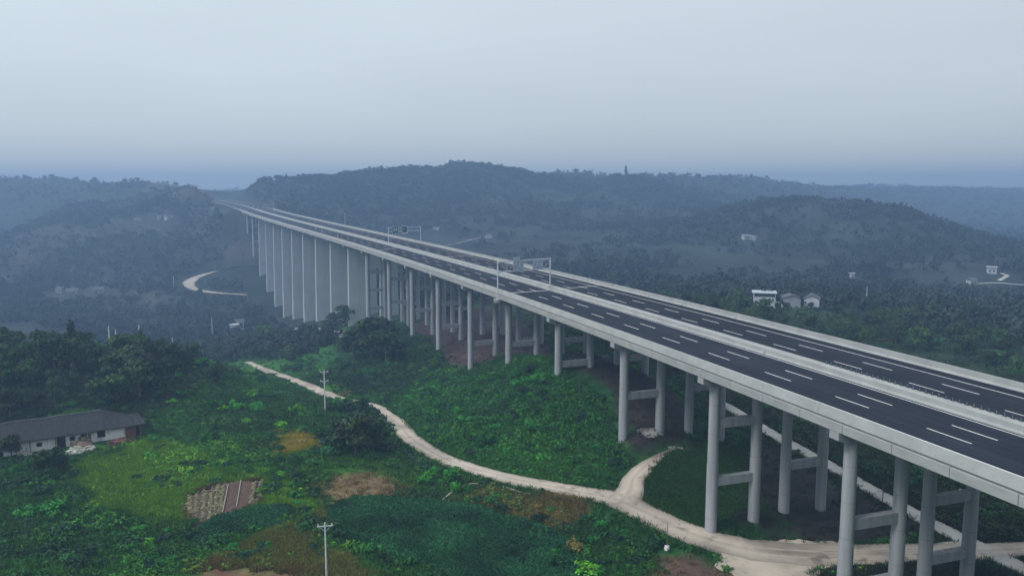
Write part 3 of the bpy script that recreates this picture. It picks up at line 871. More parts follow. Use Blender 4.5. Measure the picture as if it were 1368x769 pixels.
for px, d, z, hh, lab in ((461, 18.3, 1.16, 8.0, 'thin grey pole on the far parapet before the dark hill, nearer of two'), (366, 18.3, 1.16, 6.5, 'thin grey pole on the far parapet close to the cutting, farther of two')):
    s_ = px_station(px, d, z)
    q = bridge(s_, d - 0.05, z)
    e = tag(empty('roadside_pole', q), lab, 'pole', 'poles along the far parapet')
    MB().tube((0, 0, -0.02), (0, 0, hh), 0.16, 0.1, 10).build('shaft', M['steel'], e)
    MB().box(-0.25, 0.25, -0.12, 0.12, hh - 0.9, hh - 0.3).build('camera_box', M['steel'], e)
    MB().box(-0.2, 0.2, -0.2, 0.2, -0.015, 0.08).build('base_plate', M['steel'], e)
for px, d, lab in ((422.5, -5.5, 'pale marker post on the near carriageway, farthest of three'), (430, -9.5, 'greenish marker post on the near carriageway, middle of three'), (451.5, -10, 'small marker post on the near carriageway, nearest of three')):
    s_ = px_station(px, d, 0.5)
    q = bridge(s_, d, 0.005)
    e = tag(empty('marker_post', q), lab, 'marker post', 'marker posts on the road')
    MB().tube((0, 0, 0), (0, 0, 0.1), 0.4, 0.35, 12).build('base', M['dark'], e)
    MB().tube((0, 0, 0.1), (0, 0, 1.9), 0.11, 0.09, 10).build('shaft', M['porcelain'], e)

# ================================================================== plants
def leaf_cloud(rng, lobes, n, size, flat=0.0, droop=0.3):
    """n leaf-shaped faces over the lobes (x, y, z, rx, rz); returns verts, quads, tints"""
    lobes = np.array(lobes, float)
    wgt = lobes[:, 3] ** 2; k = rng.choice(len(lobes), n, p=wgt / wgt.sum())
    d = rng.normal(size=(n, 3)); d /= np.linalg.norm(d, axis=1)[:, None]
    d[:, 2] = np.where(d[:, 2] < -0.35, -d[:, 2], d[:, 2])
    rad = rng.random(n) ** 0.35
    lb = lobes[k]
    P = lb[:, :3] + d * rad[:, None] * np.stack([lb[:, 3], lb[:, 3], lb[:, 4]], -1)
    nrm = d + rng.normal(size=(n, 3)) * 0.55 + np.array([0, 0, 0.35]); nrm /= np.linalg.norm(nrm, axis=1)[:, None]
    t = rng.normal(size=(n, 3)); t -= (t * nrm).sum(1)[:, None] * nrm; t /= np.linalg.norm(t, axis=1)[:, None]
    b_ = np.cross(nrm, t)
    sz = size * rng.uniform(0.6, 1.4, n)[:, None]
    tip = -np.array([0, 0, 1.0]) * droop
    V = np.stack([P - t * sz * 0.7, P - b_ * sz * 0.42 + nrm * sz * 0.08, P + (t + tip) * sz * 0.7, P + b_ * sz * 0.42 + nrm * sz * 0.08], 1).reshape(-1, 3)
    Fc = np.arange(4 * n).reshape(n, 4)
    lt = rng.uniform(0.72, 1.32, len(lobes))[k] * rng.uniform(0.75, 1.25, n)
    warm = rng.uniform(-0.15, 0.2, len(lobes))[k]
    return V, Fc, lt, warm


def tint_cols(base, lt, warm, rep=4):
    c = np.array(base)[None] * lt[:, None]
    c[:, 0] *= 1 + warm * 1.2; c[:, 1] *= 1 + warm * 0.4
    return np.repeat(c, rep, 0)


def trunk_mesh(rng, H, r, lobes):
    mb = MB()
    top = np.array([rng.uniform(-.3, .3), rng.uniform(-.3, .3), H * 0.62])
    mid = top * 0.5 + np.array([rng.uniform(-.2, .2), rng.uniform(-.2, .2), 0])
    mb.tube((0, 0, -0.6), mid, r * 1.15, r * 0.75, 8); mb.tube(mid, top, r * 0.75, r * 0.4, 8)
    for lb in list(lobes)[:6]:
        a = mid + (top - mid) * rng.random()
        mb.tube(a, np.array(lb[:3]), r * 0.38, r * 0.1, 6)
    me = mb.mesh('trunk', False); me.materials.append(M['bark'])
    return me


def tree_kind(seed, kind, H, Rr, base, nleaf, lsz):
    rng = np.random.default_rng(seed)
    lobes = []
    if kind == 'broad':
        for i in range(13):
            a = rng.uniform(0, 2 * PI); q = rng.random() ** 0.5
            z = H * rng.uniform(0.38, 0.92)
            e = Rr * (1 - 0.55 * abs(z / H - 0.55) * 2) * 0.62
            lobes.append((math.cos(a) * q * e, math.sin(a) * q * e, z, Rr * rng.uniform(0.3, 0.52), Rr * rng.uniform(0.24, 0.42)))
    elif kind == 'tall':
        for i in range(12):
            z = H * (0.25 + 0.7 * i / 11); a = rng.uniform(0, 2 * PI)
            e = Rr * 0.4 * (1.15 - z / H)
            lobes.append((math.cos(a) * e, math.sin(a) * e, z, Rr * (1.25 - z / H) * rng.uniform(0.5, 0.75) + 0.35, H * 0.09))
    elif kind == 'dome':
        for i in range(12):
            a = rng.uniform(0, 2 * PI); q = rng.random() ** 0.5
            z = H * rng.uniform(0.16, 0.78); e = Rr * 0.62 * (1.05 - 0.6 * z / H)
            lobes.append((math.cos(a) * q * e, math.sin(a) * q * e, z, Rr * rng.uniform(0.34, 0.5), H * rng.uniform(0.14, 0.22)))
    elif kind == 'bamboo':
        for i in range(15):
            a = rng.uniform(0, 2 * PI); q = rng.random() ** 0.5 * Rr
            lobes.append((math.cos(a) * q, math.sin(a) * q, H * rng.uniform(0.35, 0.95), Rr * rng.uniform(0.16, 0.3), H * rng.uniform(0.10, 0.18)))
    V, Fc, lt, warm = leaf_cloud(rng, lobes, nleaf, lsz, droop=0.45)
    crown = np_mesh('crown', V, Fc, tint_cols(base, lt, warm))
    crown.materials.append(M['leaf'])
    return crown, trunk_mesh(rng, H, 0.02 * H + 0.05, sorted(lobes, key=lambda l: l[2])), H


TREES = {
    'broad': [tree_kind(11, 'broad', 9.0, 4.6, (0.024, 0.056, 0.024), 1500, 0.55), tree_kind(12, 'broad', 8.0, 4.2, (0.020, 0.060, 0.022), 1400, 0.52), tree_kind(13, 'broad', 10.0, 4.4, (0.020, 0.044, 0.027), 1500, 0.58)],
    'tall': [tree_kind(21, 'tall', 12.0, 2.6, (0.020, 0.048, 0.022), 1200, 0.5), tree_kind(22, 'tall', 10.0, 2.4, (0.03, 0.05, 0.03), 1100, 0.5)],
    'bamboo': [tree_kind(31, 'bamboo', 9.0, 3.0, (0.038, 0.085, 0.022), 1500, 0.42)],
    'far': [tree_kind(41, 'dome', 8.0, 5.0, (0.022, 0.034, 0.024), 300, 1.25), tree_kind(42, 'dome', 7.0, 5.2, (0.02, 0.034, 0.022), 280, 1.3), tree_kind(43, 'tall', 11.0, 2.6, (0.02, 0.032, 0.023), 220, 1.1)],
}


def put_tree(kind, xyz, h, label, group, name='tree', wide=1.0, pick=None):
    crown, trunk, H = random.choice(TREES[kind]) if pick is None else TREES[kind][pick]
    k = h / H
    e = empty(name, (xyz[0], xyz[1], xyz[2] - 0.15), random.uniform(0, 2 * PI))
    e.scale = (k * wide, k * wide, k)
    tag(e, label, 'tree', group)
    link('crown', crown, e); link('trunk', trunk, e)
    return e


def bush_kind(seed, base, n, size, Rr=1.0, Hh=0.9):
    rng = np.random.default_rng(seed)
    lobes = [(rng.uniform(-.6, .6) * Rr, rng.uniform(-.6, .6) * Rr, Hh * rng.uniform(0.25, 0.75), Rr * rng.uniform(0.3, 0.55), Hh * rng.uniform(0.25, 0.42)) for _ in range(9)]
    V, Fc, lt, warm = leaf_cloud(rng, lobes, n, size)
    me = np_mesh('bush', V, Fc, tint_cols(base, lt, warm)); me.materials.append(M['leaf'])
    return me


BUSH = {
    'dark': [bush_kind(51, (0.011, 0.055, 0.023), 420, 0.17), bush_kind(52, (0.011, 0.040, 0.022), 420, 0.17)],
    'mid': [bush_kind(53, (0.014, 0.12, 0.022), 420, 0.17), bush_kind(54, (0.022, 0.145, 0.022), 420, 0.16)],
    'light': [bush_kind(55, (0.055, 0.22, 0.016), 380, 0.17)],
    'dry': [bush_kind(56, (0.13, 0.13, 0.035), 320, 0.15)],
}


def put_bush(kind, xyz, r, h, label, group):
    o = link('bush', random.choice(BUSH[kind]))
    o.location = (xyz[0], xyz[1], xyz[2] - 0.1); o.rotation_euler = (0, 0, random.uniform(0, 6.28)); o.scale = (r, r * random.uniform(0.85, 1.15), h)
    return tag(o, label, 'bush', group)


def rand_in(poly, n, rng):
    lo, hi = poly.min(0), poly.max(0); out = np.empty((0, 2))
    while len(out) < n:
        q = rng.uniform(lo, hi, (n * 3, 2)); out = np.vstack([out, q[inside(poly, q[:, 0], q[:, 1])]])
    return out[:n]


def merge_tufts(variants, pts, zs, scale, cols, rng, hscale=None, soft=0.6):
    """one mesh out of many copies of the variants"""
    VV, FF, CC = [], [], []; base = 0
    ids = rng.integers(0, len(variants), len(pts))
    for i, (v, f, lt, warm) in enumerate(variants):
        q = np.where(ids == i)[0]
        if not len(q): continue
        a = rng.uniform(0, 2 * PI, len(q)); c, s = np.cos(a)[:, None], np.sin(a)[:, None]
        sc = scale[q][:, None]; hs = sc if hscale is None else hscale[q][:, None]
        x = (v[None, :, 0] * c - v[None, :, 1] * s) * sc + pts[q, 0][:, None]
        y = (v[None, :, 0] * s + v[None, :, 1] * c) * sc + pts[q, 1][:, None]
        z = v[None, :, 2] * hs + zs[q][:, None]
        VV.append(np.stack([x, y, z], -1).reshape(-1, 3))
        FF.append((f[None] + (np.arange(len(q)) * len(v))[:, None, None] + base).reshape(-1, 4)); base += len(q) * len(v)
        t = np.repeat(1 + (lt - 1) * soft, 4)
        cc = cols[q][:, None, :] * t[None, :, None]
        CC.append(cc.reshape(-1, 3))
    return np.vstack(VV), np.vstack(FF), np.vstack(CC)


rg = np.random.default_rng(99)
tuft_v = [leaf_cloud(np.random.default_rng(60 + i), [(rg.uniform(-.45, .45), rg.uniform(-.45, .45), rg.uniform(0.1, 0.5), 0.4, 0.32) for _ in range(4)], 36, 0.215) for i in range(5)]
clump_v = [leaf_cloud(np.random.default_rng(80 + i), [(rg.uniform(-.5, .5), rg.uniform(-.5, .5), rg.uniform(0.25, 0.8), 0.42, 0.34) for _ in range(6)], 44, 0.30) for i in range(5)]
grass_v = []
for i in range(4):
    rng = np.random.default_rng(120 + i); n = 14
    P = np.column_stack([rng.uniform(-.5, .5, (n, 2)), np.zeros(n)]); a = rng.uniform(0, 2 * PI, n)
    side = np.stack([np.cos(a), np.sin(a), 0 * a], -1) * 0.06; lean = np.column_stack([rng.normal(0, .22, (n, 2)), rng.uniform(.6, 1.1, n)])
    V_ = np.stack([P - side, P + side, P + lean + side * 0.4, P + lean - side * 0.4], 1).reshape(-1, 3)
    grass_v.append((V_, np.arange(4 * n).reshape(n, 4), rng.uniform(.7, 1.3, n), np.zeros(n)))

BARE = ('soil_bridge', 'soil_dark', 'soil_lane', 'tan', 'redsoil', 'redsoil2', 'plot', 'wallfield', 'yard')


def in_any(names, x, y, jit=0.0):
    c = np.zeros(len(x), bool)
    for k in names: c |= inside(ZONES[k], x + jit * fbm(x / 3, y / 3, 2), y + jit * fbm(x / 3 + 9, y / 3, 2))
    return c


# farmhouse footprint, kept clear of plants
FH_A = at([20], [607], hgt)[0]; FH_B = at([190], [581], hgt)[0]


def off_house(x, y, front=-2.2):
    u = (FH_B - FH_A)[:2]; Ln = np.hypot(*u); u /= Ln; n = np.array([-u[1], u[0]])
    a = (x - FH_A[0]) * u[0] + (y - FH_A[1]) * u[1]; b_ = (x - FH_A[0]) * n[0] + (y - FH_A[1]) * n[1]
    return ~((a > -12) & (a < Ln + 1.5) & (b_ > front) & (b_ < 10))


# --- scrub over the near ground
def sector(n, r0, r1, a0, a1, rng):
    r = np.sqrt(rng.uniform(r0 ** 2, r1 ** 2, n)); a = np.radians(rng.uniform(a0, a1, n))
    return np.stack([np.sin(a) * r, np.cos(a) * r], -1)


pts = np.vstack([sector(30000, 88, 170, -37, 37, rg), sector(26000, 170, 300, -37, 37, rg), sector(9000, 300, 430, -37, 37, rg)])
x, y = pts.T
keep = (road_gap(x, y) > 0.5) & ~(in_any(('wood_floor',), x, y) & (rg.random(len(x)) > 0.4)) & ~in_any(BARE + ('crop', 'crop2', 'lawn', 'yellow'), x, y, 3.0) & off_house(x, y)
dens = 0.55 + 1.2 * fbm(x / 16, y / 16, 3)
dens[in_any(('mound',), x, y)] += 0.7
dens[in_any(('bright', 'olive', 'bank'), x, y)] -= 0.28
keep &= rg.random(len(x)) < dens.clip(0.04, 1)
pts = pts[keep]; x, y = pts.T
r = np.hypot(x, y)
zs = hgt(x, y)
n1_ = fbm(x / 22, y / 22, 3); n2_ = fbm(x / 6 + 30, y / 6, 3)
tA, tB, tC = np.array([0.012, 0.058, 0.024]), np.array([0.022, 0.155, 0.024]), np.array([0.07, 0.23, 0.02])
w1 = sstep(-0.25, 0.3, n1_ + 0.5 * n2_)[:, None]; w2 = sstep(0.3, 0.6, n2_ + 0.3 * n1_)[:, None]
cols = (tA * (1 - w1) + tB * w1) * (1 - w2 * 0.5) + tC * w2 * 0.5
mq = in_any(('mound',), x, y)
cols[mq] = cols[mq] * 0.35 + np.array([0.013, 0.125, 0.022]) * 0.65
bq = in_any(('bright',), x, y, 4); cols[bq] = cols[bq] * 0.4 + np.array([0.055, 0.24, 0.018]) * 0.6
bq = in_any(('olive', 'bank'), x, y, 4); cols[bq] = cols[bq] * 0.4 + np.array([0.056, 0.12, 0.035]) * 0.6
hq = in_any(('hollow',), x, y, 4); cols[hq] = cols[hq] * 0.45 + np.array([0.008, 0.035, 0.018]) * 0.45
right = x > np.interp(y, _Y, _X) + 22
cols[right] = cols[right] * 0.3 + np.array([0.016, 0.03, 0.019]) * 0.7
cols *= rg.uniform(0.85, 1.15, len(x))[:, None] * (1 + 0.55 * fbm(x / 11 + 70, y / 11, 3))[:, None]
size = rg.uniform(0.55, 1.35, len(x)) * (1 + 0.5 * sstep(170, 400, r)) * np.where(n2_ > 0.1, 1.25, 0.9)
Vm, Fm, Cm = merge_tufts(tuft_v, pts, zs - 0.08, size, cols, rg, None, 0.9)
sc = link('scrub', np_mesh('scrub', Vm, Fm, Cm), None, M['scrub'])
tag(sc, 'low mixed green scrub and weeds covering the near slopes', 'scrub', kind='stuff')

# --- thickets: the countless lesser bushes among the ones set out singly
thick_v = [leaf_cloud(np.random.default_rng(160 + i), [(rg.uniform(-.6, .6), rg.uniform(-.6, .6), rg.uniform(0.25, 0.7), rg.uniform(0.3, 0.5), rg.uniform(0.25, 0.4)) for _ in range(8)], 170, 0.2) for i in range(4)]
pts = np.vstack([sector(2600, 90, 175, -37, 37, rg), sector(2600, 175, 320, -37, 37, rg)])
x, y = pts.T
dn = 0.35 + 1.3 * fbm(x / 20 + 33, y / 20, 3)
dn[in_any(('mound', 'hollow'), x, y)] += 0.35
dn[in_any(('bright', 'olive'), x, y)] -= 0.22
keep = (road_gap(x, y) > 1.3) & ~in_any(BARE + ('crop', 'crop2', 'lawn', 'yellow'), x, y, 2.0) & off_house(x, y) & (rg.random(len(x)) < dn.clip(0.02, 0.9))
pts = pts[keep]; x, y = pts.T
mixc = rg.random(len(x))[:, None] ** 1.6
cols = (np.array([0.008, 0.046, 0.030]) * (1 - mixc) + np.array([0.014, 0.125, 0.03]) * mixc) * rg.uniform(0.8, 1.2, len(x))[:, None]
size = rg.uniform(0.7, 1.9, len(x)) * (1 + 0.3 * sstep(170, 320, np.hypot(x, y)))
Vm, Fm, Cm = merge_tufts(thick_v, pts, hgt(x, y) - 0.12, size, cols, rg, size * rg.uniform(0.7, 1.15, len(x)))
tag(link('thicket', np_mesh('thicket', Vm, Fm, Cm), None, M['scrub']), 'countless small dark and mid green bushes on the near slopes', 'thicket', kind='stuff')

# --- short grass
pts = np.vstack([sector(42000, 90, 170, -36, 36, rg), sector(34000, 170, 270, -36, 30, rg)] + [rand_in(ZONES[k], n, rg) for k, n in (('bright', 9000), ('olive', 7000), ('lawn', 9000), ('bank', 2500), ('yellow', 1500), ('wallfield', 2500))])
x, y = pts.T
keep = (road_gap(x, y) > -0.25) & ~in_any(('crop', 'crop2', 'plot', 'redsoil'), x, y, 2.0) & ~in_any(('yard',), x, y, 1.0) & ~(in_any(('tan',), x, y, 3.0) & (rg.random(len(x)) > 0.3)) & off_house(x, y, -0.9)
keep &= ~(in_any(('soil_dark', 'soil_lane', 'redsoil2', 'soil_bridge'), x, y, 3.0) & (rg.random(len(x)) > 0.12))
pts = pts[keep]; x, y = pts.T
cols = zone_colour(x, y) * np.array([0.72, 1.25, 1.3]) * rg.uniform(0.6, 1.5, len(x))[:, None]
Vm, Fm, Cm = merge_tufts(grass_v, pts, hgt(x, y) - 0.05, rg.uniform(0.6, 1.3, len(x)), cols, rg, rg.uniform(0.3, 0.75, len(x)))
tag(link('grass', np_mesh('grass', Vm, Fm, Cm), None, M['scrub']), 'rough short grass between the bushes and under the viaduct', 'grass', kind='stuff')

# --- crops
for k, n, lab in (('crop', 15000, 'dense blue green field crop filling the plot below the dirt road'), ('crop2', 3200, 'small strip of blue green crop beside the vegetable plot')):
    pts = rand_in(ZONES[k], n, rg)
    pts = pts[road_gap(pts[:, 0], pts[:, 1]) > 1.0]
    x, y = pts.T
    nn = fbm(x / 5, y / 5, 3)
    cols = np.array([0.008, 0.072, 0.042])[None] * (1 + 0.9 * nn)[:, None] * rg.uniform(0.7, 1.3, len(x))[:, None]
    Vm, Fm, Cm = merge_tufts(tuft_v, pts, hgt(x, y) - 0.05, rg.uniform(0.45, 0.95, len(x)), cols, rg)
    tag(link('field_crop', np_mesh('field_crop', Vm, Fm, Cm), None, M['scrub']), lab, 'crop', kind='stuff')

# --- vegetable plot: rows on tilled soil
def drape(poly, lift, step=1.2):
    lo, hi = poly.min(0), poly.max(0)
    gx, gy = np.meshgrid(np.arange(lo[0], hi[0] + step, step), np.arange(lo[1], hi[1] + step, step))
    z = hgt(gx, gy) + lift
    ii = np.arange(gx.size).reshape(gx.shape)
    Fc = np.stack([ii[:-1, :-1], ii[:-1, 1:], ii[1:, 1:], ii[1:, :-1]], -1).reshape(-1, 4)
    Vd = np.stack([gx, gy, z], -1).reshape(-1, 3)
    cen = Vd[Fc].mean(1)
    Fc = Fc[inside(poly, cen[:, 0], cen[:, 1])]
    return Vd, Fc


Vd, Fc = drape(ZONES['plot'], 0.07, 0.5)
tag(link('tilled_soil', np_mesh('tilled_soil', Vd, Fc, None, True), None, M['plot_soil']), kind='structure')
row_px = [((252, 695), (254, 662)), ((262, 697), (263, 657)), ((270, 695), (274, 653)), ((279, 692), (284, 651)), ((287, 689), (292, 648)), ((335, 674), (341, 645)), ((346, 670), (349, 642)), ((294, 687), (299, 647))]
RV = []
for (a_, b_) in row_px:
    p = at([a_[0], b_[0]], [a_[1], b_[1]], hgt)
    n = int(np.hypot(*(p[1] - p[0])[:2]) / 0.28)
    t = np.linspace(0, 1, n)[:, None]
    RV.append(p[0][None, :2] * (1 - t) + p[1][None, :2] * t + rg.normal(0, 0.14, (n, 2)))
RV = np.vstack(RV)
Vm, Fm, Cm = merge_tufts(tuft_v, RV, hgt(RV[:, 0], RV[:, 1]) + 0.02, rg.uniform(0.4, 0.65, len(RV)), np.array([0.15, 0.27, 0.25])[None] * rg.uniform(.7, 1.3, len(RV))[:, None], rg)
tag(link('vegetable_rows', np_mesh('vegetable_rows', Vm, Fm, Cm), None, M['scrub']), 'pale green vegetable rows on the small tilled plot', 'vegetables', kind='stuff')
for i, (a_, b_, lab) in enumerate((((229.5 + 0, 660), (233, 688), None), ((297, 686), (305, 648), 'pale plank edging between the vegetable rows and red soil'), ((316, 677), (322, 642), 'pale plank edging across the middle of the red soil bed'), ((340, 667), (344, 640), 'dark plank edging at the right end of the plot'), ((262, 706), (312, 684), 'long pale plank edging along the front of the plot'))):
    if lab is None: continue
    p = at([a_[0], b_[0]], [a_[1], b_[1]], hgt)
    mb = MB(); k = 7
    for j in range(k):
        q0 = p[0] + (p[1] - p[0]) * j / k; q1 = p[0] + (p[1] - p[0]) * (j + 1) / k
        z0 = float(hgt(q0[:1], q0[1:2])[0]) + 0.2; z1 = float(hgt(q1[:1], q1[1:2])[0]) + 0.2
        mb.bar((q0[0], q0[1], z0), (q1[0], q1[1], z1), 0.12, 0.22)
    o = mb.build('plot_edging', M['plank'] if 'pale' in lab else M['dark'])
    tag(o, lab, 'edging', 'edgings of the vegetable plot')

# --- bushes one can tell apart
def bush_patch(poly_px, n, kinds, r_rng, h_f, label, group, h=hgt):
    pts = rand_in(plan(poly_px), n * 2, rg)
    pts = pts[(road_gap(pts[:, 0], pts[:, 1]) > 1.4) & off_house(pts[:, 0], pts[:, 1])][:n]
    z = hgt(pts[:, 0], pts[:, 1])
    for (x_, y_), z_ in zip(pts, z):
        r_ = random.uniform(*r_rng)
        put_bush(random.choice(kinds), (x_, y_, z_), r_, r_ * h_f * random.uniform(0.8, 1.2), label, group)


bush_patch([(520, 545), (570, 505), (700, 495), (790, 540), (838, 610), (800, 640), (680, 620), (580, 590)], 36, ('mid', 'dark', 'mid'), (1.2, 2.6), 1.0, 'leafy green bush on the mound between dirt road and viaduct', 'bushes on the mound beside the viaduct')
bush_patch([(575, 612), (625, 626), (650, 645), (640, 662), (590, 660), (550, 640), (545, 615)], 14, ('dark', 'mid'), (1.1, 2.0), 1.1, 'dark green bush in the hedge along the near side of the dirt road', 'hedge bushes along the dirt road')
bush_patch([(440, 560), (510, 560), (535, 600), (530, 622), (450, 620), (430, 590)], 16, ('dark',), (1.6, 3.0), 1.1, 'dark bush in the thicket between the yellow weeds and dirt road', 'thicket by the yellow weeds')
bush_patch([(200, 500), (330, 495), (420, 540), (430, 575), (330, 600), (220, 580)], 40, ('mid', 'dark', 'mid', 'light'), (1.2, 2.8), 0.85, 'green bush on the slope right of the farmhouse', 'bushes on the slope right of the farmhouse')
bush_patch([(445, 538), (500, 548), (510, 566), (450, 556)], 9, ('dark', 'mid'), (1.6, 2.6), 1.3, 'bush hiding the dirt road where it dips below the utility pole', 'bushes hiding the dip of the road')
bush_patch([(0, 612), (60, 612), (100, 640), (110, 690), (180, 720), (220, 769), (0, 769)], 36, ('dark', 'mid', 'dark'), (1.0, 2.2), 0.9, 'dark green bush in the thicket at the lower left', 'bushes in the lower left thicket')
bush_patch([(220, 690), (255, 720), (380, 730), (300, 769), (200, 760)], 14, ('dark', 'mid'), (0.8, 1.6), 0.9, 'dark green bush below the vegetable plot', 'bushes below the vegetable plot')
bush_patch([(195, 600), (250, 600), (300, 620), (280, 650), (210, 640)], 9, ('dark', 'mid'), (1.0, 2.0), 0.85, 'rounded bush on the bright grass below the farmhouse', 'bushes on the grass below the farmhouse')
bush_patch([(690, 690), (780, 695), (870, 720), (880, 769), (700, 769)], 18, ('dark', 'mid', 'dark'), (0.9, 1.8), 0.9, 'green bush between the crop field and the dirt road bend', 'bushes at the dirt road bend')
bush_patch([(850, 640), (868, 648), (880, 672), (868, 676)], 5, ('dark',), (0.7, 1.2), 0.9, 'dark bush at the corner of the track under the viaduct', 'bushes at the track corner')
bush_patch([(330, 440), (470, 455), (560, 480), (540, 530), (440, 510), (340, 470)], 26, ('dark', 'mid', 'dark'), (1.6, 3.4), 0.9, 'dark green bush in the hollow left of the viaduct piers', 'bushes in the hollow left of the piers')
bush_patch([(1150, 600), (1368, 690), (1368, 740), (1240, 690)], 10, ('dark',), (1.0, 1.8), 0.9, 'dark bush beyond the lane under the viaduct', 'bushes beyond the lane')
bush_patch([(640, 656), (700, 668), (760, 690), (700, 690), (660, 675)], 6, ('dry', 'mid'), (0.7, 1.2), 0.9, 'dry bush on the bare bank below the dirt road', 'bushes on the bank below the road')
for px, py, r_, h_, k, lab in ((785, 765, 2.6, 2.2, 'light', 'bright yellow green shrub at the bottom edge beside the crop field'), (768, 735, 2.0, 2.2, 'dry', 'straggly dry shrub above the bright yellow green one'), (5, 500, 2.6, 3.2, 'light', 'bright lime shrub at the left edge in front of the wood'),
                               (395, 592, 2.2, 1.0, 'dry', 'patch of yellow flowering weeds beside the dark thicket'), (410, 588, 1.8, 0.9, 'dry', 'smaller patch of yellow weeds on the right'), (458, 528, 2.6, 1.2, 'dry', 'yellowing shrub on the verge of the valley stretch of road'), (440, 522, 2.4, 1.1, 'light', 'yellow green shrub on the verge by the utility pole')):
    q = at([px], [py], hgt)[0]
    put_bush(k, q, r_, h_, lab, None)

for i, (px, py, r_, h_) in enumerate(((450, 549, 2.6, 3.4), (462, 551, 2.8, 3.6), (475, 552, 2.6, 4.0), (487, 555, 2.4, 4.2), (498, 559, 2.0, 3.6), (468, 547, 2.6, 3.6), (482, 549, 2.4, 3.6))):
    put_bush('dark', at([px], [py], hgt)[0], r_, h_, 'tall bush hiding the dirt road where it dips below the utility pole', 'bushes hiding the dip of the road')
bush_patch([(215, 575), (330, 600), (430, 640), (420, 690), (350, 640), (250, 610)], 14, ('light', 'mid'), (0.7, 1.5), 0.7, 'bright yellow green bush on the grass above the vegetable plot', 'bright bushes above the vegetable plot')
bush_patch([(100, 690), (240, 700), (260, 760), (120, 760)], 10, ('light', 'mid', 'dark'), (0.8, 1.6), 0.7, 'mixed green bush in the weedy ground left of the vegetable plot', 'bushes left of the vegetable plot')
# --- trees
HOUSE_VIEW = plan([(995, 402), (1105, 402), (1105, 432), (1040, 428), (995, 420)])
def tree_patch(poly_px, n, kinds, h_rng, label, group, wide=1.0, gap=2.5, poly=None):
    pts = rand_in(plan(poly_px) if poly is None else poly, n * 3, rg)
    pts = pts[(road_gap(pts[:, 0], pts[:, 1]) > gap) & off_house(pts[:, 0], pts[:, 1])]
    db = np.min(np.hypot(pts[:, None, 0] - _X[None, ::2], pts[:, None, 1] - _Y[None, ::2]), 1)
    pts = pts[(db > 26) & ~inside(HOUSE_VIEW, pts[:, 0], pts[:, 1])]
    ch = []
    for p in pts:
        if all(np.hypot(*(p - c)) > h_rng[0] * 0.38 for c in ch): ch.append(p)
        if len(ch) >= n: break
    if not ch: return
    ch = np.array(ch); z = hgt(ch[:, 0], ch[:, 1])
    for (x_, y_), z_ in zip(ch, z):
        put_tree(random.choice(kinds), (x_, y_, z_), random.uniform(*h_rng), label, group, wide=wide * random.uniform(0.85, 1.15))


tree_patch([(-30, 500), (40, 492), (130, 490), (190, 495), (230, 505), (200, 540), (120, 540), (20, 560), (-30, 580)], 46, ('broad', 'broad', 'tall', 'broad'), (4.5, 10.5), 'dark leafy tree in the wood behind the farmhouse', 'trees in the wood behind the farmhouse')
tree_patch([(-40, 476), (60, 474), (170, 476), (260, 484), (250, 500), (100, 496), (-40, 498)], 26, ('broad', 'tall', 'broad'), (6, 9.5), 'dark tree along the far crest of the wood on the left', 'trees on the crest of the left wood')
tree_patch([(250, 500), (300, 498), (320, 510), (260, 540), (215, 545)], 8, ('broad', 'bamboo'), (3.5, 6), 'small tree at the right end of the wood above the scrub slope', 'small trees at the end of the left wood')
tree_patch([(850, 425), (1000, 442), (1120, 462), (1250, 490), (1368, 520), (1368, 470), (1200, 432), (1050, 418), (900, 405)], 70, ('broad', 'broad', 'bamboo'), (5, 9), 'dark tree in the belt just behind the viaduct', 'trees in the belt behind the viaduct')
tree_patch([(960, 420), (1140, 425), (1368, 455), (1368, 425), (1150, 408), (1000, 405)], 26, ('broad', 'tall'), (5, 9), 'tree near the white houses beyond the viaduct', 'trees near the houses beyond the viaduct')
tree_patch([(230, 470), (330, 462), (380, 470), (400, 490), (330, 485)], 12, ('broad', 'tall'), (5, 8), 'dark tree in the hollow where the dirt road drops out of sight', 'trees where the dirt road drops')
tree_patch([(20, 420), (160, 430), (300, 440), (390, 432), (380, 415), (200, 405), (20, 400)], 40, ('far', 'far'), (5, 9), 'hazy tree on the valley floor left of the tall piers', 'hazy trees on the valley floor')
tree_patch([(600, 368), (700, 376), (850, 398), (850, 385), (720, 360), (600, 350)], 24, ('far', 'broad'), (5, 8), 'hazy tree just beyond the far parapet of the viaduct', 'hazy trees beyond the far parapet')
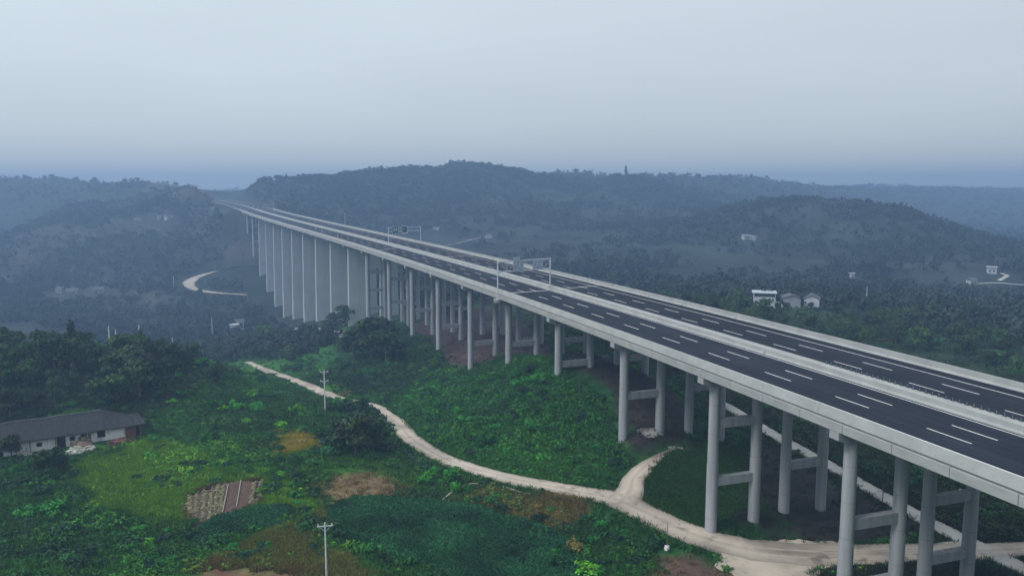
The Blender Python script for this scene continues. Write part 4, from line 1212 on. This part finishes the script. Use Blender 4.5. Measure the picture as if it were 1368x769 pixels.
for px, py, k, h, w, lab, pk in ((497, 480, 'broad', 16.5, 1.35, 'very dark tall tree in front of the viaduct piers, tallest there', 0), (474, 482, 'broad', 11.5, 1.35, 'dark tree leaning on the left side of the tallest dark tree', 2), (516, 485, 'broad', 11.5, 1.35, 'dark tree on the right side of the tallest dark tree', 1), (462, 436, 'broad', 12, 1.3, 'dark bushy tree before the last wall piers', 0), (446, 435, 'far', 8, 1.2, 'smaller tree left of the bushy one before the wall piers', 0),
                             (350, 462, 'broad', 11, 1.25, 'dark round tree at the left foot of the wall piers', 1), (335, 466, 'broad', 9, 1.2, 'lower dark tree beside the round one near the wall piers', 2), (385, 452, 'far', 7, 1.1, 'small tree beside the pale lane below the wall piers', 1),
                             (475, 610, 'broad', 9.5, 1.0, 'dark dense tree above the tan dirt patch, left of the road', 0), (500, 605, 'broad', 8, 1.0, 'dark dense tree nearest the dirt road above the tan patch', 1), (455, 606, 'broad', 7, 1.0, 'dark dense tree beside the yellow weeds', 2),
                             (97, 486, 'tall', 11.5, 1.1, 'dark pointed tree standing above the left wood crest', 0), (60, 484, 'broad', 9.5, 1.2, 'rounded tree on the crest left of the pointed one', 0), (8, 482, 'tall', 9, 1.3, 'dark tree top at the left edge on the crest', 1),
                             (60, 640, 'broad', 5.5, 1.0, 'dark rounded tree below the left end of the farmhouse', 1), (78, 634, 'broad', 5, 1.0, 'dark low tree below the farmhouse doorway', 2), (15, 615, 'broad', 5.5, 1.0, 'dark tree at the left end of the farmhouse', 0),
                             (845, 408, 'tall', 9, 0.8, 'thin dark tree just beyond the parapet right of the gantry', 0), (832, 402, 'tall', 8, 0.8, 'thin dark tree left of its twin beyond the parapet', 1)):
    q = at([px], [py], hgt)[0]
    put_tree(k, q, h, lab, None, wide=w, pick=pk)
# ridge-line trees, far away
ridge = np.linspace(-60, 1400, 260)
cand = []
for px in ridge:
    a = math.atan2((px - 684) / F, 1.0)
    rr_ = np.geomspace(700, 2200, 160); x_ = np.sin(a) * rr_; y_ = np.cos(a) * rr_
    el = (hgt0(x_, y_) - CZ) / y_
    i = int(np.argmax(el)); cand.append((x_[i], y_[i], rr_[i], px))
cnt = 0
for (x_, y_, r_, px) in cand:
    if r_ > 1900 or random.random() > 0.42 or abs(px - 305) < 22: continue
    h = random.choice((3, 3.5, 4, 4.5, 5, 7)) * random.uniform(0.8, 1.2)
    if 880 < px < 1000 or 330 < px < 480: h *= 1.25
    z_ = float(hgt(np.array([x_]), np.array([y_]))[0])
    lab, gp = ('hazy tree on the skyline of the left ridge', 'trees on the left skyline') if px < 300 else (('hazy tree on the skyline of the big hill behind the viaduct', 'trees on the big hill skyline') if px < 740 else ('hazy tree on the skyline of the hills on the right', 'trees on the right skyline'))
    put_tree('far', (x_, y_, z_), h, lab, gp, wide=1.3)
q = at([836], [236], hgt)[0]
put_tree('far', (q[0], q[1], q[2]), 17, 'lone tall tree standing clear above the ridge right of centre', None, wide=0.75, pick=2)
for px, h in ((74, 9), (133, 8), (40, 6)):
    q = min(cand, key=lambda c: abs(c[3] - px)); z_ = float(hgt(np.array([q[0]]), np.array([q[1]]))[0])
    put_tree('far', (q[0], q[1], z_), h, {74: 'domed tree on the left skyline, biggest there', 133: 'pair of feathery tree tops on the left skyline', 40: 'small round tree on the left skyline'}[px], None, wide=1.4)

# --- the woods of the hills, one mass
pts = np.vstack([sector(16000, 300, 620, -38, 38, rg), sector(26000, 620, 1250, -38, 38, rg), sector(12000, 1250, 2600, -38, 38, rg)])
x, y = pts.T
r = np.hypot(x, y)
zs = hgt(x, y)
wood = fbm(x / 150 + 20, y / 150, 4) + 0.35 * fbm(x / 40, y / 40, 2)
steep = np.abs(hgt0(x + 8, y) - hgt0(x - 8, y)) / 16 + np.abs(hgt0(x, y + 8) - hgt0(x, y - 8)) / 16
keep = (wood + 0.8 * steep + 0.18 * sstep(-40, 10, zs - CZ) > rg.uniform(-0.20, 0.12, len(x))) & (road_gap(x, y) > np.where(r > 450, 9.0, 4.0))
_hp = at([998, 1005, 1325, 1301, 1139, 653, 582, 184, 212, 221, 229, 312, 321, 78, 96, 132], [320, 320, 366, 381, 375, 318, 307, 295, 293, 293, 292, 443, 441, 391, 393, 391], hgt)[:, :2]
_dh = np.hypot(x[:, None] - _hp[None, :, 0], y[:, None] + 6 - _hp[None, :, 1]).min(1)
keep &= _dh > 13
keep &= ~(in_any(('cut', 'cut_right', 'terrace', 'slope', 'fields'), x, y, 8.0) & (rg.random(len(x)) > 0.28))
near_bridge = np.min(np.hypot(x[:, None] - _X[None, ::4], y[:, None] - _Y[None, ::4]), 1)
keep &= (near_bridge > 30) & ((r > 430) | (x > 60) | (x < -20))
pts, zs, r = pts[keep], zs[keep], r[keep]; x, y = pts.T
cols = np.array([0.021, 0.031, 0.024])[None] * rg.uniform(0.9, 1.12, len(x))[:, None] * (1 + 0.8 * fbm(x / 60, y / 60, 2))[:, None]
size = rg.choice([1.6, 2.2, 3.0, 3.8, 5.2], len(x)) * rg.uniform(0.8, 1.2, len(x)) * (1 + 0.25 * sstep(900, 1800, r))
Vm, Fm, Cm = merge_tufts(clump_v, pts, zs - 0.3, size, cols, rg, size * rg.uniform(0.8, 1.35, len(x)))
tag(link('hillside_wood', np_mesh('hillside_wood', Vm, Fm, Cm), None, M['wood_leaf']), 'dark woods and thickets covering the hazy hills', 'wood', kind='stuff')

# ================================================================== buildings
def frame_at(px, py, rz):
    q = at([px], [py], hgt)[0]
    return q, rz


# long farmhouse on the left
u = (FH_B - FH_A); ang = math.atan2(u[1], u[0]); LN = float(np.hypot(u[0], u[1]))
zf = float(min(FH_A[2], FH_B[2]))
fh = empty('farmhouse', (FH_A[0], FH_A[1], zf), ang)
tag(fh, 'long low farmhouse with dark tiled roof, white weathered walls and brick end', 'farmhouse')
x0, x1, dp, wh = -9.0, LN - 3.2, 8.0, 2.9
mb = MB(); mb.box(x0, x1, 0, dp, -1.0, wh - 0.32); mb.build('wall', M['white_wall'], fh)
mb = MB(); mb.box(x1 + 0.003, LN, -0.25, dp - 0.3, -1.0, wh - 0.55); w_ = mb.build('brick_wall', M['brick'], fh)
MB().box(LN - 1.2, LN - 0.5, -0.30, -0.2, 0.1, 2.1).build('doorway', M['opening'], w_)
MB().box(LN + 0.0, LN + 0.05, 1.2, 2.2, 0.9, 2.0).build('window', M['opening'], w_)
# roof: ridge along the house, hipped at the right end, slightly sagging
mb = MB()
ex, ey = 0.7, 0.9
zr, ze = wh + 2.7, wh - 0.25
n = 14
xs = np.linspace(x0 - ex, LN + ex, n)
front, ridge_, back = [], [], []
for i, xx in enumerate(xs):
    sag = 0.14 * math.sin(xx * 0.9) - 0.1 * math.sin(PI * i / (n - 1))
    hip = max(0.0, (xx - (LN - 6.0)) / (6.0 + ex)); hip = min(hip, 1)
    front.append((xx, -ey, ze + sag * 0.5)); ridge_.append((min(xx, LN - 1 + hip * 1.5), dp / 2, zr + sag - hip * (zr - ze) * 0.93)); back.append((xx, dp + ey, ze + sag * 0.5))
Vr = front + ridge_ + back
Fs = [(i, i + 1, n + i + 1, n + i) for i in range(n - 1)] + [(n + i, n + i + 1, 2 * n + i + 1, 2 * n + i) for i in range(n - 1)]
b0 = len(Vr)
Vr2 = [(a, b, c - 0.2) for a, b, c in Vr]
Fs2 = [tuple(b0 + i for i in f[::-1]) for f in Fs]
edge = []
for a_, b_ in [(i, i + 1) for i in range(n - 1)] + [(2 * n + i + 1, 2 * n + i) for i in range(n - 1)] + [(n - 1, 2 * n - 1), (2 * n - 1, 3 * n - 1), (n, 0), (2 * n, n)]:
    edge.append((a_, b0 + a_, b0 + b_, b_))
mb.add(Vr + Vr2, Fs + Fs2 + edge)
rf = mb.build('roof', M['roof_dark'], fh)
mb = MB()
for i in range(n - 1):
    if xs[i + 1] < LN - 5: mb.tube((ridge_[i][0], ridge_[i][1], ridge_[i][2] + 0.04), (ridge_[i + 1][0], ridge_[i + 1][1], ridge_[i + 1][2] + 0.04), 0.16, None, 8)
mb.build('ridge_tiles', M['roof_grey'], rf)
sc_ = LN / 170.0
for (xa, xb, za, zb, nm, mt) in ((7.3, 8.7, 0.0, 2.1, 'door', 'opening'), (9.6, 10.4, 1.1, 1.9, 'window', 'opening'), (11.6, 12.5, 1.1, 2.1, 'window', 'opening'), (14.6, 15.9, 0.9, 2.2, 'window', 'opening'), (3.8, 4.6, 0.9, 1.6, 'window', 'opening'), (-3.0, -2.0, 0.0, 2.0, 'door', 'opening'), (12.9, 13.3, -0.2, 2.6, 'doorway', 'wood')):
    f_ = MB().box(xa, xb, -0.04, 0.06, za, zb).build(nm, M[mt], fh)
    mb = MB()
    mb.box(xa - 0.1, xa - 0.003, -0.07, 0.05, za, zb + 0.1); mb.box(xb + 0.003, xb + 0.1, -0.07, 0.05, za, zb + 0.1); mb.box(xa - 0.003, xb + 0.003, -0.07, 0.05, zb + 0.003, zb + 0.1)
    mb.build('frame', M['wood'], f_)
for xx in (2.6, 7.0, 12.2):
    MB().box(xx - 0.1, xx + 0.1, -0.75, -0.55, -0.6, wh - 0.2).build('veranda_post', M['wood'], fh)


def heap(name, px, py, r_, h_, mat, label, seed, cat):
    rng = np.random.default_rng(seed)
    q = at([px], [py], hgt)[0]
    mb = MB()
    mb.tube((0, 0, -0.4), (0, 0, h_ * 0.5), r_ * 1.02, r_ * 0.45, 9)
    for i in range(34):
        a = rng.uniform(0, 6.28); d = rng.random() ** 0.6 * r_ * 0.95; s = rng.uniform(0.15, 0.4)
        z = h_ * (1 - d / r_) * rng.random()
        c = np.array([math.cos(a) * d, math.sin(a) * d, z])
        pts = [c + np.array([sx * s * rng.uniform(.6, 1.4), sy * s * rng.uniform(.6, 1.4), sz * s * rng.uniform(.5, 1.1)]) for sz in (-1, 1) for sx, sy in ((-1, -1), (1, -1), (1, 1), (-1, 1))]
        mb.hexa(pts)
    o = mb.build(name, M[mat]); o.location = tuple(float(v) for v in q)
    return tag(o, label, cat)


heap('rubble_heap', 102, 603, 2.0, 1.3, 'sheet', 'pale heap of sheets in front of the farmhouse doorway', 3, 'heap')
heap('rubble_heap', 118, 600, 1.2, 0.8, 'rubble', 'white rubble heap to the right of the pale sheets', 4, 'heap')
heap('rubble_heap', 32, 607, 1.5, 0.6, 'rubble', 'low white rubble along the left end of the farmhouse', 5, 'heap')
heap('wood_pile', 110, 594, 2.6, 1.9, 'wood', 'brown brush and wood pile against the farmhouse wall', 6, 'pile')
heap('wood_pile', 160, 590, 2.2, 0.9, 'brick', 'reddish heap of earth and bricks by the brick end', 7, 'heap')
heap('rubble_heap', 865, 577, 2.2, 0.7, 'rubble', 'pale spoil heap at the foot of a pier pair', 8, 'heap')
heap('rubble_heap', 902, 600, 1.0, 0.4, 'rubble', 'small pale rubble patch at the end of the track', 9, 'heap')


def house(name, px, py, rz, w, d, h, roof, wall, roofm, label, group=None, wins=(), pitch=0.35, parapet=False):
    q = at([px], [py], hgt)[0]
    e = tag(empty(name, q, rz), label, 'house', group)
    MB().box(-w / 2, w / 2, 0, d, -3, h).build('wall', M[wall], e)
    if roof == 'gable':      # ridge running away from the camera, gable towards it
        rh = w * pitch
        mb = MB(); mb.add([(-w / 2, 0, h + 0.003), (w / 2, 0, h + 0.003), (0, 0, h + rh), (-w / 2, d, h + 0.003), (w / 2, d, h + 0.003), (0, d, h + rh)], [(0, 1, 2), (5, 4, 3), (0, 3, 4, 1)])
        mb.build('gable', M[wall], e)
        o_ = 0.45
        mb = MB()
        for sx in (-1, 1):
            a0 = np.array([sx * (w / 2 + o_), -o_, h - o_ * 2 * rh / w + 0.06]); a1 = np.array([0, -o_, h + rh + 0.06])
            b1 = a1 + np.array([0, d + 2 * o_, 0]); b0 = a0 + np.array([0, d + 2 * o_, 0]); up = np.array([0, 0, 0.18])
            mb.hexa([a0, a1, b1, b0, a0 + up, a1 + up, b1 + up, b0 + up])
        mb.build('roof', M[roofm], e)
    elif roof == 'ridge':    # ridge across the view
        rh = d * pitch; o_ = 0.5
        mb = MB()
        mb.add([(-w / 2 - o_, -o_, h), (w / 2 + o_, -o_, h), (w / 2 + o_, d + o_, h), (-w / 2 - o_, d + o_, h), (-w / 2 - o_, d / 2, h + rh), (w / 2 + o_, d / 2, h + rh)], [(0, 1, 5, 4), (2, 3, 4, 5), (0, 4, 3), (1, 2, 5), (3, 2, 1, 0)])
        mb.build('roof', M[roofm], e)
    else:
        MB().box(-w / 2 - 0.6, w / 2 + 0.6, -0.7, d + 0.4, h + 0.003, h + 0.35).build('roof', M[roofm], e)
    for (xa, xb, za, zb) in wins:
        f_ = MB().box(xa, xb, -0.06, 0.05, za, zb).build('window', M['window'], e)
        MB().box(xa - 0.1, xb + 0.1, -0.12, 0.03, za - 0.14, za - 0.003).build('sill', M['house_white'], f_)
    return e


v_ = house('villa', 1021, 409, -0.25, 9.0, 8, 5.6, 'flat', 'house_white', 'house_white', 'white flat roofed two storey villa among trees beyond the viaduct', None, [(-4, -2.8, 0.9, 2.3), (-0.8, 0.4, 2.2, 3.4), (1.4, 2.6, 2.2, 3.4), (3.0, 3.9, 2.2, 3.4), (-4.2, 4.2, 4.1, 5.4)])
MB().box(-1, 7.4, -3.2, -0.003, -3, 2.0).build('terrace', M['house_white'], v_)
MB().box(-1.1, 7.5, -3.3, -3.12, 2.003, 2.7).build('balcony_rail', M['house_grey'], v_)
house('shed', 1058, 411, -0.1, 7.0, 7, 4.2, 'gable', 'house_grey', 'roof_grey', 'grey gabled shed between the white villa and white gabled house', None, [(-2, -0.8, 1, 2.2)], 0.16)
house('gabled_house', 1084, 411, -0.35, 6.2, 8, 3.9, 'gable', 'house_white', 'roof_grey', 'white gabled house right of the grey shed', None, [], 0.22)
# small far houses
for px, py, w, h, rf_, lab, grp in (
        (998, 320, 5.5, 3.6, 'flat', 'tiny white house on the hillside, leftmost of a row of three', 'row of tiny white hillside houses'), (1003, 320, 2.8, 3.0, 'flat', 'tiny white hut in the middle of a row of three', 'row of tiny white hillside houses'), (1008, 321, 2.6, 3.2, 'flat', 'tiny white hut at the right of a row of three', 'row of tiny white hillside houses'),
        (1325, 366, 5.5, 4.6, 'flat', 'small white house above the white lane at the right edge', None), (1301, 381, 5.0, 3.4, 'ridge', 'small white house at the left end of the white lane', None), (1139, 375, 2.4, 4.6, 'flat', 'small white square block above the thin pole on the right', None),
        (653, 318, 5.5, 2.4, 'ridge', 'small white shed on the slope behind the two gantries', None), (582, 307, 6, 2.2, 'flat', 'long tiny white shed right of the green gantry', None),
        (184, 295, 9, 3.2, 'flat', 'low white building on the terrace of the left hill', None), (212, 293, 5, 5.5, 'flat', 'pale house on the left hill terrace, left of three', 'pale houses on the left hill terrace'), (221, 293, 5.5, 5.0, 'ridge', 'pale house on the left hill terrace, middle of three', 'pale houses on the left hill terrace'), (229, 292, 4.5, 3.6, 'flat', 'grey house on the left hill terrace, right of three', 'pale houses on the left hill terrace'),
        (233, 263, 8, 5, 'ridge', 'faint pale house on the upper left slope near the cutting', None), (284, 282, 6, 5, 'ridge', 'pale hut beside the dark tree by the cutting', None),
        (312, 443, 5.5, 4.5, 'flat', 'pale house among trees on the valley floor, left of two', 'pale houses on the valley floor'), (321, 441, 5, 6, 'ridge', 'taller pale house on the valley floor, right of two', 'pale houses on the valley floor'), (255, 468, 4, 2.4, 'ridge', 'small dark roofed hut at the end of the scrub slope', None),
        (78, 391, 6, 3.0, 'ridge', 'hazy farm roof on the valley floor, left of three', 'hazy farm roofs on the valley floor'), (96, 393, 8, 2.8, 'ridge', 'hazy farm roof on the valley floor, middle of three', 'hazy farm roofs on the valley floor'), (132, 391, 7, 2.8, 'ridge', 'hazy farm roof on the valley floor, right of three', 'hazy farm roofs on the valley floor'),
        (345, 278, 12, 4, 'flat', 'pale site building beside the motorway at the cutting', None)):
    far_l = py < 300 and px < 300
    w, h = (w * 0.75, h * 0.75) if far_l else (w, h)
    house('cottage', px, py, random.uniform(-0.5, 0.5), w, w * 0.8, h, rf_, 'house_grey' if 385 < py < 400 or px in (233, 284, 345, 229) else 'house_white', 'house_white' if rf_ == 'flat' and px not in (345,) else 'roof_grey', lab, grp, [(-w * 0.3, -w * 0.12, h * 0.3, h * 0.65), (w * 0.1, w * 0.3, h * 0.3, h * 0.65)])
# parapet wall of the lane below the wall piers
p = at([412, 428, 442, 456, 472], [446, 449, 452, 450, 446], hgt)
mb = MB()
for i in range(len(p) - 1):
    a_, b_ = p[i], p[i + 1]
    mb.bar((a_[0], a_[1], a_[2] + 0.3), (b_[0], b_[1], b_[2] + 0.3), 0.5, 2.0)
tag(mb.build('retaining_wall', M['house_white']), 'low white retaining wall curving below the wall piers', 'retaining wall')

# ================================================================== poles
def pole(px, py, h, label, arms=1, r=0.15, tilt=(0, 0), rz=0.2, group='utility poles', pos=None):
    q = at([px], [py], hgt)[0] if pos is None else np.array(pos)
    e = tag(empty('utility_pole', q, rz), label, 'utility pole', group)
    e.rotation_euler = (tilt[0], tilt[1], rz)
    MB().tube((0, 0, -0.8), (0, 0, h), r * 1.25, r * 0.8, 12).build('shaft', M['pole'], e)
    for i in range(arms):
        z = h - 0.5 - i * 2.2
        a = MB().box(-1.0, 1.0, -0.06, 0.06, z - 0.07, z + 0.07)
        a.bar((-0.7, 0, z - 0.05), (0, 0, z - 0.75), 0.05, 0.05).bar((0.7, 0, z - 0.05), (0, 0, z - 0.75), 0.05, 0.05)
        ao = a.build('crossarm', M['steel'], e)
        for xx in (-0.85, 0.85):
            mb = MB(); mb.tube((xx, 0, z + 0.072), (xx, 0, z + 0.32), 0.07, 0.05, 8)
            mb.build('insulator', M['porcelain'], ao)
    return e


pole(434.5, 550, 10.2, 'pale utility pole with two crossarms beside the road bend', 2, 0.14)
qx = from_px(437, 98, -52)
pole(0, 0, 10.3, 'pale utility pole with one crossarm at the bottom edge', 1, 0.11, pos=(qx, 98, float(hgt(np.array([qx]), np.array([98.0]))[0])))
pole(190, 478, 9.5, 'leaning pale pole rising from the left wood crest', 0, 0.2, tilt=(0, -0.05))
pole(231, 472, 9.0, 'thin pale pole beyond the scrub slope', 0, 0.2)
pole(284, 451, 13, 'tall thin pole on the valley floor near the pale houses', 0, 0.22)
pole(147, 470, 7.5, 'short bluish pole on the left crest, left of a pair', 0, 0.2)
pole(156, 470, 6.5, 'short bluish pole on the left crest, right of a pair', 0, 0.2)
pole(1157, 411, 9.5, 'thin pale pole in the haze right of the white houses', 0, 0.16)
pole(232.5, 388, 12, 'faint pole beside the hillside road', 0, 0.25)
# marker post at the road edge with a white foot, and thin posts beyond the lane
q = at([891], [733], hgt)[0]
e = tag(empty('marker_pole', q), 'thin dark marker pole with white stone foot at the dirt road edge', 'pole')
MB().tube((0, 0, 0), (0, 0, 4.0), 0.06, 0.05, 8).build('shaft', M['wood'], e)
MB().tube((0, 0, -0.3), (0, 0, 0.55), 0.5, 0.35, 10).build('foot', M['porcelain'], e)
for px, py, h, lab, mt in ((1179, 671, 3.3, 'thin dark post at the edge of the paved lane', 'wood'), (1281.5, 668, 2.0, 'short white post in the grass beyond the paved lane', 'porcelain'), (1239, 690, 2.2, 'pale post leaning over the paved lane beside a pier', 'pole')):
    q = at([px], [py], hgt)[0]
    e = tag(empty('roadside_post', q), lab, 'post')
    MB().tube((0, 0, -0.4), (0, 0, h), 0.09, 0.08, 8).build('shaft', M[mt], e)
    MB().tube((0, 0, h), (0, 0, h + 0.12), 0.12, 0.10, 8).build('cap', M[mt], e)

for pix, lab in (([(592, 669), (603, 660), (616, 653), (628, 648), (640, 648)], 'pale concrete ditch edge climbing to the dirt road on the bare bank'), ([(672, 652), (684, 655), (696, 660), (708, 661)], 'short pale concrete ditch edge right of the bare bank')):
    p = resample(at([a for a, b in pix], [b for a, b in pix], hgt), 0.8)
    z = hgt(p[:, 0], p[:, 1]); mb = MB()
    for i in range(len(p) - 1):
        mb.bar((p[i][0], p[i][1], z[i] + 0.22), (p[i + 1][0], p[i + 1][1], z[i + 1] + 0.22), 0.28, 0.35)
    tag(mb.build('ditch_edge', M['plank']), lab, 'ditch edge')

# ================================================================== air, light, sky
bpy.context.view_layer.update()
top = max((o.matrix_world @ mathutils.Vector(c)).z for o in scene.objects if o.type == 'MESH' for c in o.bound_box)
low = float(GZ.min())
print('highest', top - CZ, 'lowest', low)
mb = MB(); mb.box(-2800, 2800, -2800, 2800, low - 1.0, max(top, CZ) + 1.5)
hz = mb.build('haze', None)
tag(hz, kind='stuff')
m = bpy.data.materials.new('haze'); m.use_nodes = True
nt = m.node_tree; nt.nodes.clear()
out = N(nt, 'ShaderNodeOutputMaterial'); pv = N(nt, 'ShaderNodeVolumePrincipled')
pv.inputs['Color'].default_value = (0.335, 0.505, 0.785, 1); pv.inputs['Density'].default_value = 0.00062; pv.inputs['Anisotropy'].default_value = 0.25
nt.links.new(pv.outputs['Volume'], out.inputs['Volume'])
hz.data.materials.append(m)

SUN_EL, SUN_AZ = math.radians(46), math.radians(-118)     # azimuth from straight ahead, to the right
sd = bpy.data.lights.new('sun', 'SUN'); sd.energy = 1.1; sd.angle = math.radians(20); sd.color = (1.0, 0.97, 0.92)
so = bpy.data.objects.new('sun', sd); COL.objects.link(so)
dirv = (math.sin(SUN_AZ) * math.cos(SUN_EL), math.cos(SUN_AZ) * math.cos(SUN_EL), math.sin(SUN_EL))
import mathutils
so.rotation_euler = mathutils.Vector(dirv).to_track_quat('Z', 'Y').to_euler()
so.location = (0, 0, 300)

w = bpy.data.worlds.new('World'); scene.world = w; w.use_nodes = True
nt = w.node_tree; L = nt.links
bg = nt.nodes['Background']
sky = N(nt, 'ShaderNodeTexSky', sky_type='NISHITA'); sky.sun_disc = False
sky.sun_elevation = SUN_EL; sky.sun_rotation = SUN_AZ; sky.air_density = 1.0; sky.dust_density = 1.5; sky.ozone_density = 1.0
# an overcast veil over the clear sky: brighter overhead than at the horizon, brighter towards the sun's side
tc = N(nt, 'ShaderNodeTexCoord')
sx = N(nt, 'ShaderNodeSeparateXYZ'); L.new(tc.outputs['Generated'], sx.inputs[0])
el = ramp(nt, [(0.0, (2.05, 2.28, 2.42)), (0.10, (2.1, 2.4, 2.58)), (0.26, (2.62, 3.02, 3.22)), (1.0, (5.0, 5.4, 5.7))])
L.new(sx.outputs['Z'], el.inputs['Fac'])
dt = N(nt, 'ShaderNodeVectorMath', operation='DOT_PRODUCT'); L.new(tc.outputs['Generated'], dt.inputs[0]); dt.inputs[1].default_value = (-0.9, 0.1, 0.3)
dm = N(nt, 'ShaderNodeMapRange'); dm.inputs[1].default_value = -0.7; dm.inputs[2].default_value = 0.8; dm.inputs[3].default_value = 0.80; dm.inputs[4].default_value = 1.14
L.new(dt.outputs['Value'], dm.inputs[0])
mp = N(nt, 'ShaderNodeMapping'); mp.inputs['Scale'].default_value = (1.2, 1.2, 5.0); L.new(tc.outputs['Generated'], mp.inputs['Vector'])
cn = N(nt, 'ShaderNodeTexNoise'); cn.inputs['Scale'].default_value = 1.6; cn.inputs['Detail'].default_value = 4; L.new(mp.outputs['Vector'], cn.inputs['Vector'])
cm = N(nt, 'ShaderNodeMapRange'); cm.inputs[1].default_value = 0.3; cm.inputs[2].default_value = 0.7; cm.inputs[3].default_value = 0.95; cm.inputs[4].default_value = 1.05
L.new(cn.outputs['Fac'], cm.inputs[0])
mm = N(nt, 'ShaderNodeMath', operation='MULTIPLY'); L.new(dm.outputs[0], mm.inputs[0]); L.new(cm.outputs[0], mm.inputs[1])
vs = N(nt, 'ShaderNodeVectorMath', operation='SCALE'); L.new(el.outputs['Color'], vs.inputs[0]); L.new(mm.outputs[0], vs.inputs['Scale'])
hs = N(nt, 'ShaderNodeHueSaturation'); hs.inputs['Saturation'].default_value = 0.5
L.new(sky.outputs['Color'], hs.inputs['Color'])
mx = N(nt, 'ShaderNodeMix', data_type='RGBA'); mx.inputs[0].default_value = 0.85
L.new(hs.outputs['Color'], mx.inputs[6]); L.new(vs.outputs['Vector'], mx.inputs[7]); L.new(mx.outputs[2], bg.inputs['Color'])
bg.inputs['Strength'].default_value = 0.13

scene.view_settings.view_transform = 'Standard'; scene.view_settings.look = 'None'
scene.view_settings.exposure = 0.97; scene.view_settings.gamma = 1.0
try: scene.view_settings.use_curve_mapping = False
except Exception: pass
scene.render.engine = 'CYCLES'
c = scene.cycles
c.use_denoising = True
c.max_bounces = 6; c.diffuse_bounces = 3; c.glossy_bounces = 2; c.transmission_bounces = 2; c.volume_bounces = 1; c.transparent_max_bounces = 8
c.use_adaptive_sampling = False
